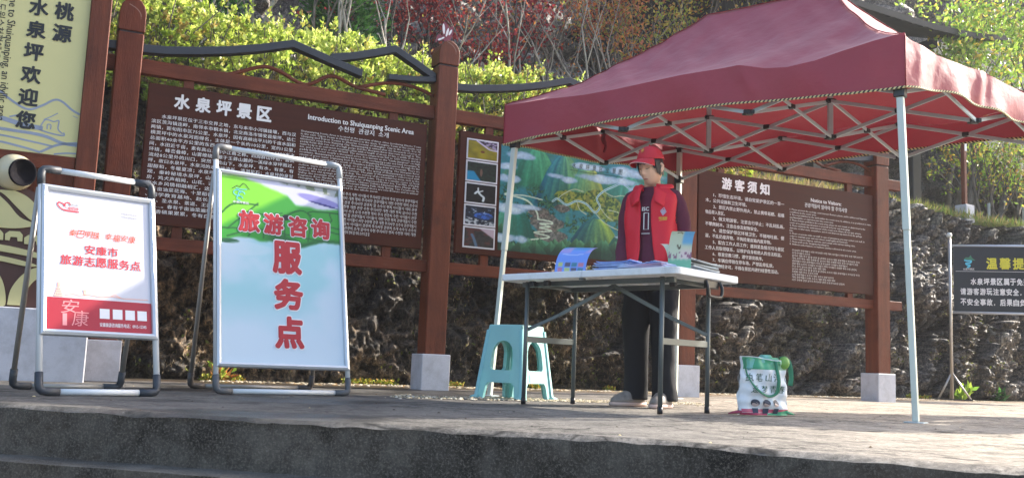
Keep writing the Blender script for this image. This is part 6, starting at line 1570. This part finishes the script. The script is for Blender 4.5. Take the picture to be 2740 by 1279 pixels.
for sx in (-1, 1):
    for i in range(14):
        y_ = -.045+.04*i/13; p0 = Vector((sx*.077, y_, .03)); p1 = Vector((sx*.076, y_+rng.uniform(-.004, .004), -.03+rng.uniform(-.012, .012)+.03*(i < 6)*0)); g.tube([HM @ p0, HM @ p1], [.004, .001], 4, flat=.5)
part('fringe', g, m_hair, body)
# cap
g = G()
def crown(u, v):
    a = 2*math.pi*u; ph_ = R(16)+(R(90)-R(16))*v
    return (math.cos(ph_)**.8*math.cos(a)*.0905, math.cos(ph_)**.8*math.sin(a)*.107+.002, .018+math.sin(ph_)*.110-.006)
CM = HM @ Matrix.Rotation(R(-4), 4, 'X')
g.grid(lambda u, v: tuple(CM @ Vector(crown(u, v))), 48, 14); cap_ = part('cap', g, m_capr, body, smooth=True); md = cap_.modifiers.new('thick', 'SOLIDIFY'); md.thickness = .002
g = G()
def peak(u, v):
    a = R(-90)+(u-.5)*R(112); rx, ry = .0905, .107; ex_ = v*(.078*math.cos((u-.5)*R(160))**.6 if abs(u-.5) < .499 else 0)
    return (math.cos(a)*(rx+ex_*.35), math.sin(a)*(ry)-ex_*1.0, .045-.010*v-.018*(2*(u-.5))**2*(.4+v*.9)-.012*v*v)
g.grid(lambda u, v: tuple(CM @ Vector(peak(u, v))), 28, 10); pk_ = part('cap_peak', g, m_capr, cap_, smooth=True); md = pk_.modifiers.new('thick', 'SOLIDIFY'); md.thickness = .003
g = G(); g.tube([CM @ Vector(peak(u, 1.0)) for u in np.linspace(.01, .99, 30)], .0022, 6); part('peak_piping', g, M('pale_piping', '#d8b9b4', .6), pk_, smooth=True)
g = G(); 
def cappatch(cx, cz, rx, rz_, out):
    n = 18; V = []
    for i in range(n):
        u = .75+(cx+rx*math.cos(2*math.pi*i/n)); v = cz+rz_*math.sin(2*math.pi*i/n); p = Vector(crown(u, v)); p = p*(1+out); V.append(tuple(CM @ p))
    return V, [tuple(range(n))]
V, F = cappatch(0, .42, .038, .16, .02); part('cap_badge', G().add(V, F), M('badge_red', '#c23a24', .5), cap_)
V, F = cappatch(0, .42, .022, .09, .035); part('badge_emblem', G().add(V, F), M('badge_yellow', '#e0a03a', .5), cap_)
part('cap_button', G().ball(tuple(CM @ Vector((0, .002, .126))), .006, 8), m_capr, cap_, smooth=True)
# sweater
g = G(); g.loft([(0, .0, .80, .136, .112), (0, .0, .90, .138, .114), (0, .005, 1.03, .130, .108), (0, .005, 1.15, .138, .110), (0, .008, 1.22, .142, .106), (0, .012, 1.275, .126, .092), (0, .016, 1.315, .090, .072), (0, .018, 1.34, .066, .058)], 32)
for k in (0, 1):
    S_, E_, W_ = SH[k], EL[k], WR[k]; sx = (-1, 1)[k]
    limb(g, [(sx*.07, .01, 1.262), S_, tuple((Vector(S_)*.5+Vector(E_)*.5)+Vector((sx*.012, 0, 0))), E_, tuple((Vector(E_)+Vector(W_))/2+Vector((0, 0, -.008))), tuple(Vector(W_)+Vector((0, .006, .008)))], [.050, .054, .055, .050, .047, .037], 20)
def wrinkle(amp, f, k):
    def fn(co):
        d = (fbm(co*f+np.array([0, 0, 0]), 4, k)-.5)*amp; c = co.copy(); r_ = co-np.array([0, 0, 0]); nn = np.stack([co[:, 0], co[:, 1]-.01, co[:, 2]*0], 1); nn /= np.maximum(np.linalg.norm(nn, axis=1, keepdims=True), .02); return c+nn*d[:, None]
    return fn
sw = fuse('sweater', g, m_sweat, pn, .007, 4, wrinkle(.022, 9, 801))
# vest: shell round the torso, open at the front, with collar
prof_v = [(.815, .158, .136), (.90, .158, .136), (1.00, .154, .132), (1.10, .156, .132), (1.18, .164, .132), (1.24, .172, .124), (1.278, .168, .110), (1.312, .130, .094), (1.34, .090, .078)]
def vestpt(a, z, off=0.):
    rx = np.interp(z, [p[0] for p in prof_v], [p[1] for p in prof_v])+off; ry = np.interp(z, [p[0] for p in prof_v], [p[2] for p in prof_v])+off
    fo = .006*math.sin(a*3+z*9)+.005*math.sin(z*23+a*2)+.004*math.sin(a*7-z*5)
    c, s = math.cos(a), math.sin(a); return Vector((math.copysign(abs(c)**.82, c)*(rx+fo), math.copysign(abs(s)**.86, s)*(ry+fo)+.006, z))
g = G(); nz = 40; na = 90; V = []; F = []
for j in range(nz+1):
    z = .815+(1.345-.815)*j/nz; gap = np.interp(z, [.815, .95, 1.1, 1.22, 1.30, 1.345], [.30, .19, .15, .15, .24, .42]); sh = np.interp(z, [.815, 1.1, 1.345], [.05, -.05, -.08])
    for i in range(na+1):
        a = -math.pi/2+sh+gap+(2*math.pi-2*gap)*i/na; V.append(tuple(vestpt(a, z)))
for j in range(nz):
    for i in range(na):
        z = .815+(1.345-.815)*(j+.5)/nz; p = Vector(V[j*(na+1)+i]); a = math.atan2(p.y, p.x); side = abs(math.cos(a))
        # armholes
        if ((p.y-.0)/ .060)**2+((z-1.19)/.100)**2 < 1 and abs(p.x) > .105: continue
        F.append((j*(na+1)+i, j*(na+1)+i+1, (j+1)*(na+1)+i+1, (j+1)*(na+1)+i))
g.add(V, F); vs_ = part('vest', g, m_vest, pn, smooth=True); md = vs_.modifiers.new('thick', 'SOLIDIFY'); md.thickness = .006; md.offset = 1
g = G()   # stand collar folded open
for sgn in (-1, 1):
    def colr(u, v):
        a = math.pi/2+sgn*(u*math.pi*.86); r0x, r0y = .086, .078; fl = .018+.035*v*(.3+.7*u); hz = 1.328+.055*math.sin(v*math.pi*.62)*(1-.35*u)-.055*max(0, v-.5)*u*1.6-.02*u*u
        return (math.cos(a)*(r0x+fl-.01+.015*u*v), math.sin(a)*(r0y+fl-.012)+.012, hz)
    g.grid(colr, 24, 10, flip=(sgn > 0))
    def lap(u, v):   # lapel lying on the chest
        x = sgn*(.038+.012*v+.085*u*(1-.45*v)); z = 1.322-.095*v-.050*u*(1-v)-.03*u*v; y = -.105-.030*v-.012*math.sin(u*math.pi)+.045*u*u*(1-v*.6); return (x, y-.010, z)
    g.grid(lap, 12, 12, flip=(sgn < 0))
cl = part('vest_collar', g, m_vest, vs_, smooth=True); md = cl.modifiers.new('thick', 'SOLIDIFY'); md.thickness = .006
def chest(name, fn_pts, mat, off=.010):
    g = G(); q = fn_pts
    V = [tuple(vestpt(-math.pi/2+x/.20, z, off)) for x, _, z in q.v]; g.add(V, q.f); return part(name, g, mat, vs_)
q = G(); disc(q, .105, 1.165, .013, .013, 0); ribbon(q, [(.085, 1.17), (.105, 1.19), (.125, 1.165), (.105, 1.145), (.085, 1.17)], .007, 0); chest('heart_emblem', q, M('emblem_grey', '#b9a9ba', .5))
q = G(); write(q, '中国志愿服务', .075, .14, 1.127, .016, 0, .03); ribbon(q, [(.078, 1.113), (.138, 1.118)], .003, 0); chest('yellow_lettering', q, M('vest_yellow', '#dfb53c', .5))
g = G(); write(g, 'ISC', -.032, .010, 1.185, .030, -.124, .03); ribbon(g, [(-.02, 1.16), (-.02, 1.06), (.008, 1.06), (.008, 1.16), (-.02, 1.16)], .006, -.124); ribbon(g, [(-.035, 1.035), (.018, 1.035)], .004, -.124); part('sweater_print', g, m_lettermid, sw)
# trousers
g = G(); g.loft([(0, .0, .70, .150, .115), (0, .0, .78, .158, .118), (0, .0, .86, .150, .112), (0, .0, .90, .140, .105)], 28)
for k in (0, 1):
    sx = (-1, 1)[k]; A_k = Vector(AN[k]); K_ = Vector(KN[k]); H_ = Vector(HP[k])
    limb(g, [tuple(H_+Vector((0, 0, 0))), tuple(H_*.55+K_*.45), tuple(K_), tuple(K_*.5+A_k*.5), tuple(A_k+Vector((0, 0, .02))), tuple(A_k+Vector((0, 0, -.045)))], [.100, .090, .078, .074, .076, .078], 20)
fuse('trousers', g, m_trou, pn, .009, 3, wrinkle(.035, 6, 811))
def shoe(k, rz):
    a_ = Vector(AN[k]); Ms = Matrix.Translation((a_.x, a_.y, 0)) @ Matrix.Rotation(rz, 4, 'Z')
    g = G(); g.loft([(0, -.055, .022, .046, .135, 2.4), (0, -.056, .040, .045, .132, 2.4), (0, -.045, .062, .041, .115, 2.3), (0, -.022, .082, .037, .085, 2.2), (0, .010, .102, .035, .055, 2), (0, .016, .118, .034, .046, 2)], 28); g.v = [tuple(Ms @ Vector(p)) for p in g.v]
    o = part('shoe', g, m_shoe, pn, smooth=True)
    g = G(); g.loft([(0, -.056, .0, .046, .136, 2.4), (0, -.057, .010, .051, .142, 2.4), (0, -.057, .024, .050, .141, 2.4)], 28); g.v = [tuple(Ms @ Vector(p)) for p in g.v]; part('sole', g, M('pink_white_sole', '#cfb3a8', .6, var=.1), o, smooth=True)
    g = G()
    for q in range(4): y_ = -.03-.022*q; z_ = .098-.013*q; g.tube([Ms @ Vector((-.022, y_, z_-.006)), Ms @ Vector((0, y_-.004, z_+.004)), Ms @ Vector((.022, y_, z_-.006))], .0032, 5)
    part('laces', g, m_letter, o)
shoe(0, -.55); shoe(1, -.10)

# ================================================================== HAZE
hz = G().box((-40, -6, -2.6), (42, 46, 20)); m = bpy.data.materials.new('valley_haze'); m.use_nodes = True; n = m.node_tree.nodes; n.clear()
o_ = n.new('ShaderNodeOutputMaterial'); v_ = n.new('ShaderNodeVolumePrincipled'); v_.inputs['Color'].default_value = (.92, .94, 1, 1); v_.inputs['Density'].default_value = .0013; v_.inputs['Anisotropy'].default_value = .3
m.node_tree.links.new(v_.outputs[0], o_.inputs['Volume'])
h_ = part('haze', hz, m, None); h_['kind'] = 'stuff'; h_['label'] = 'thin bright haze in the valley air'
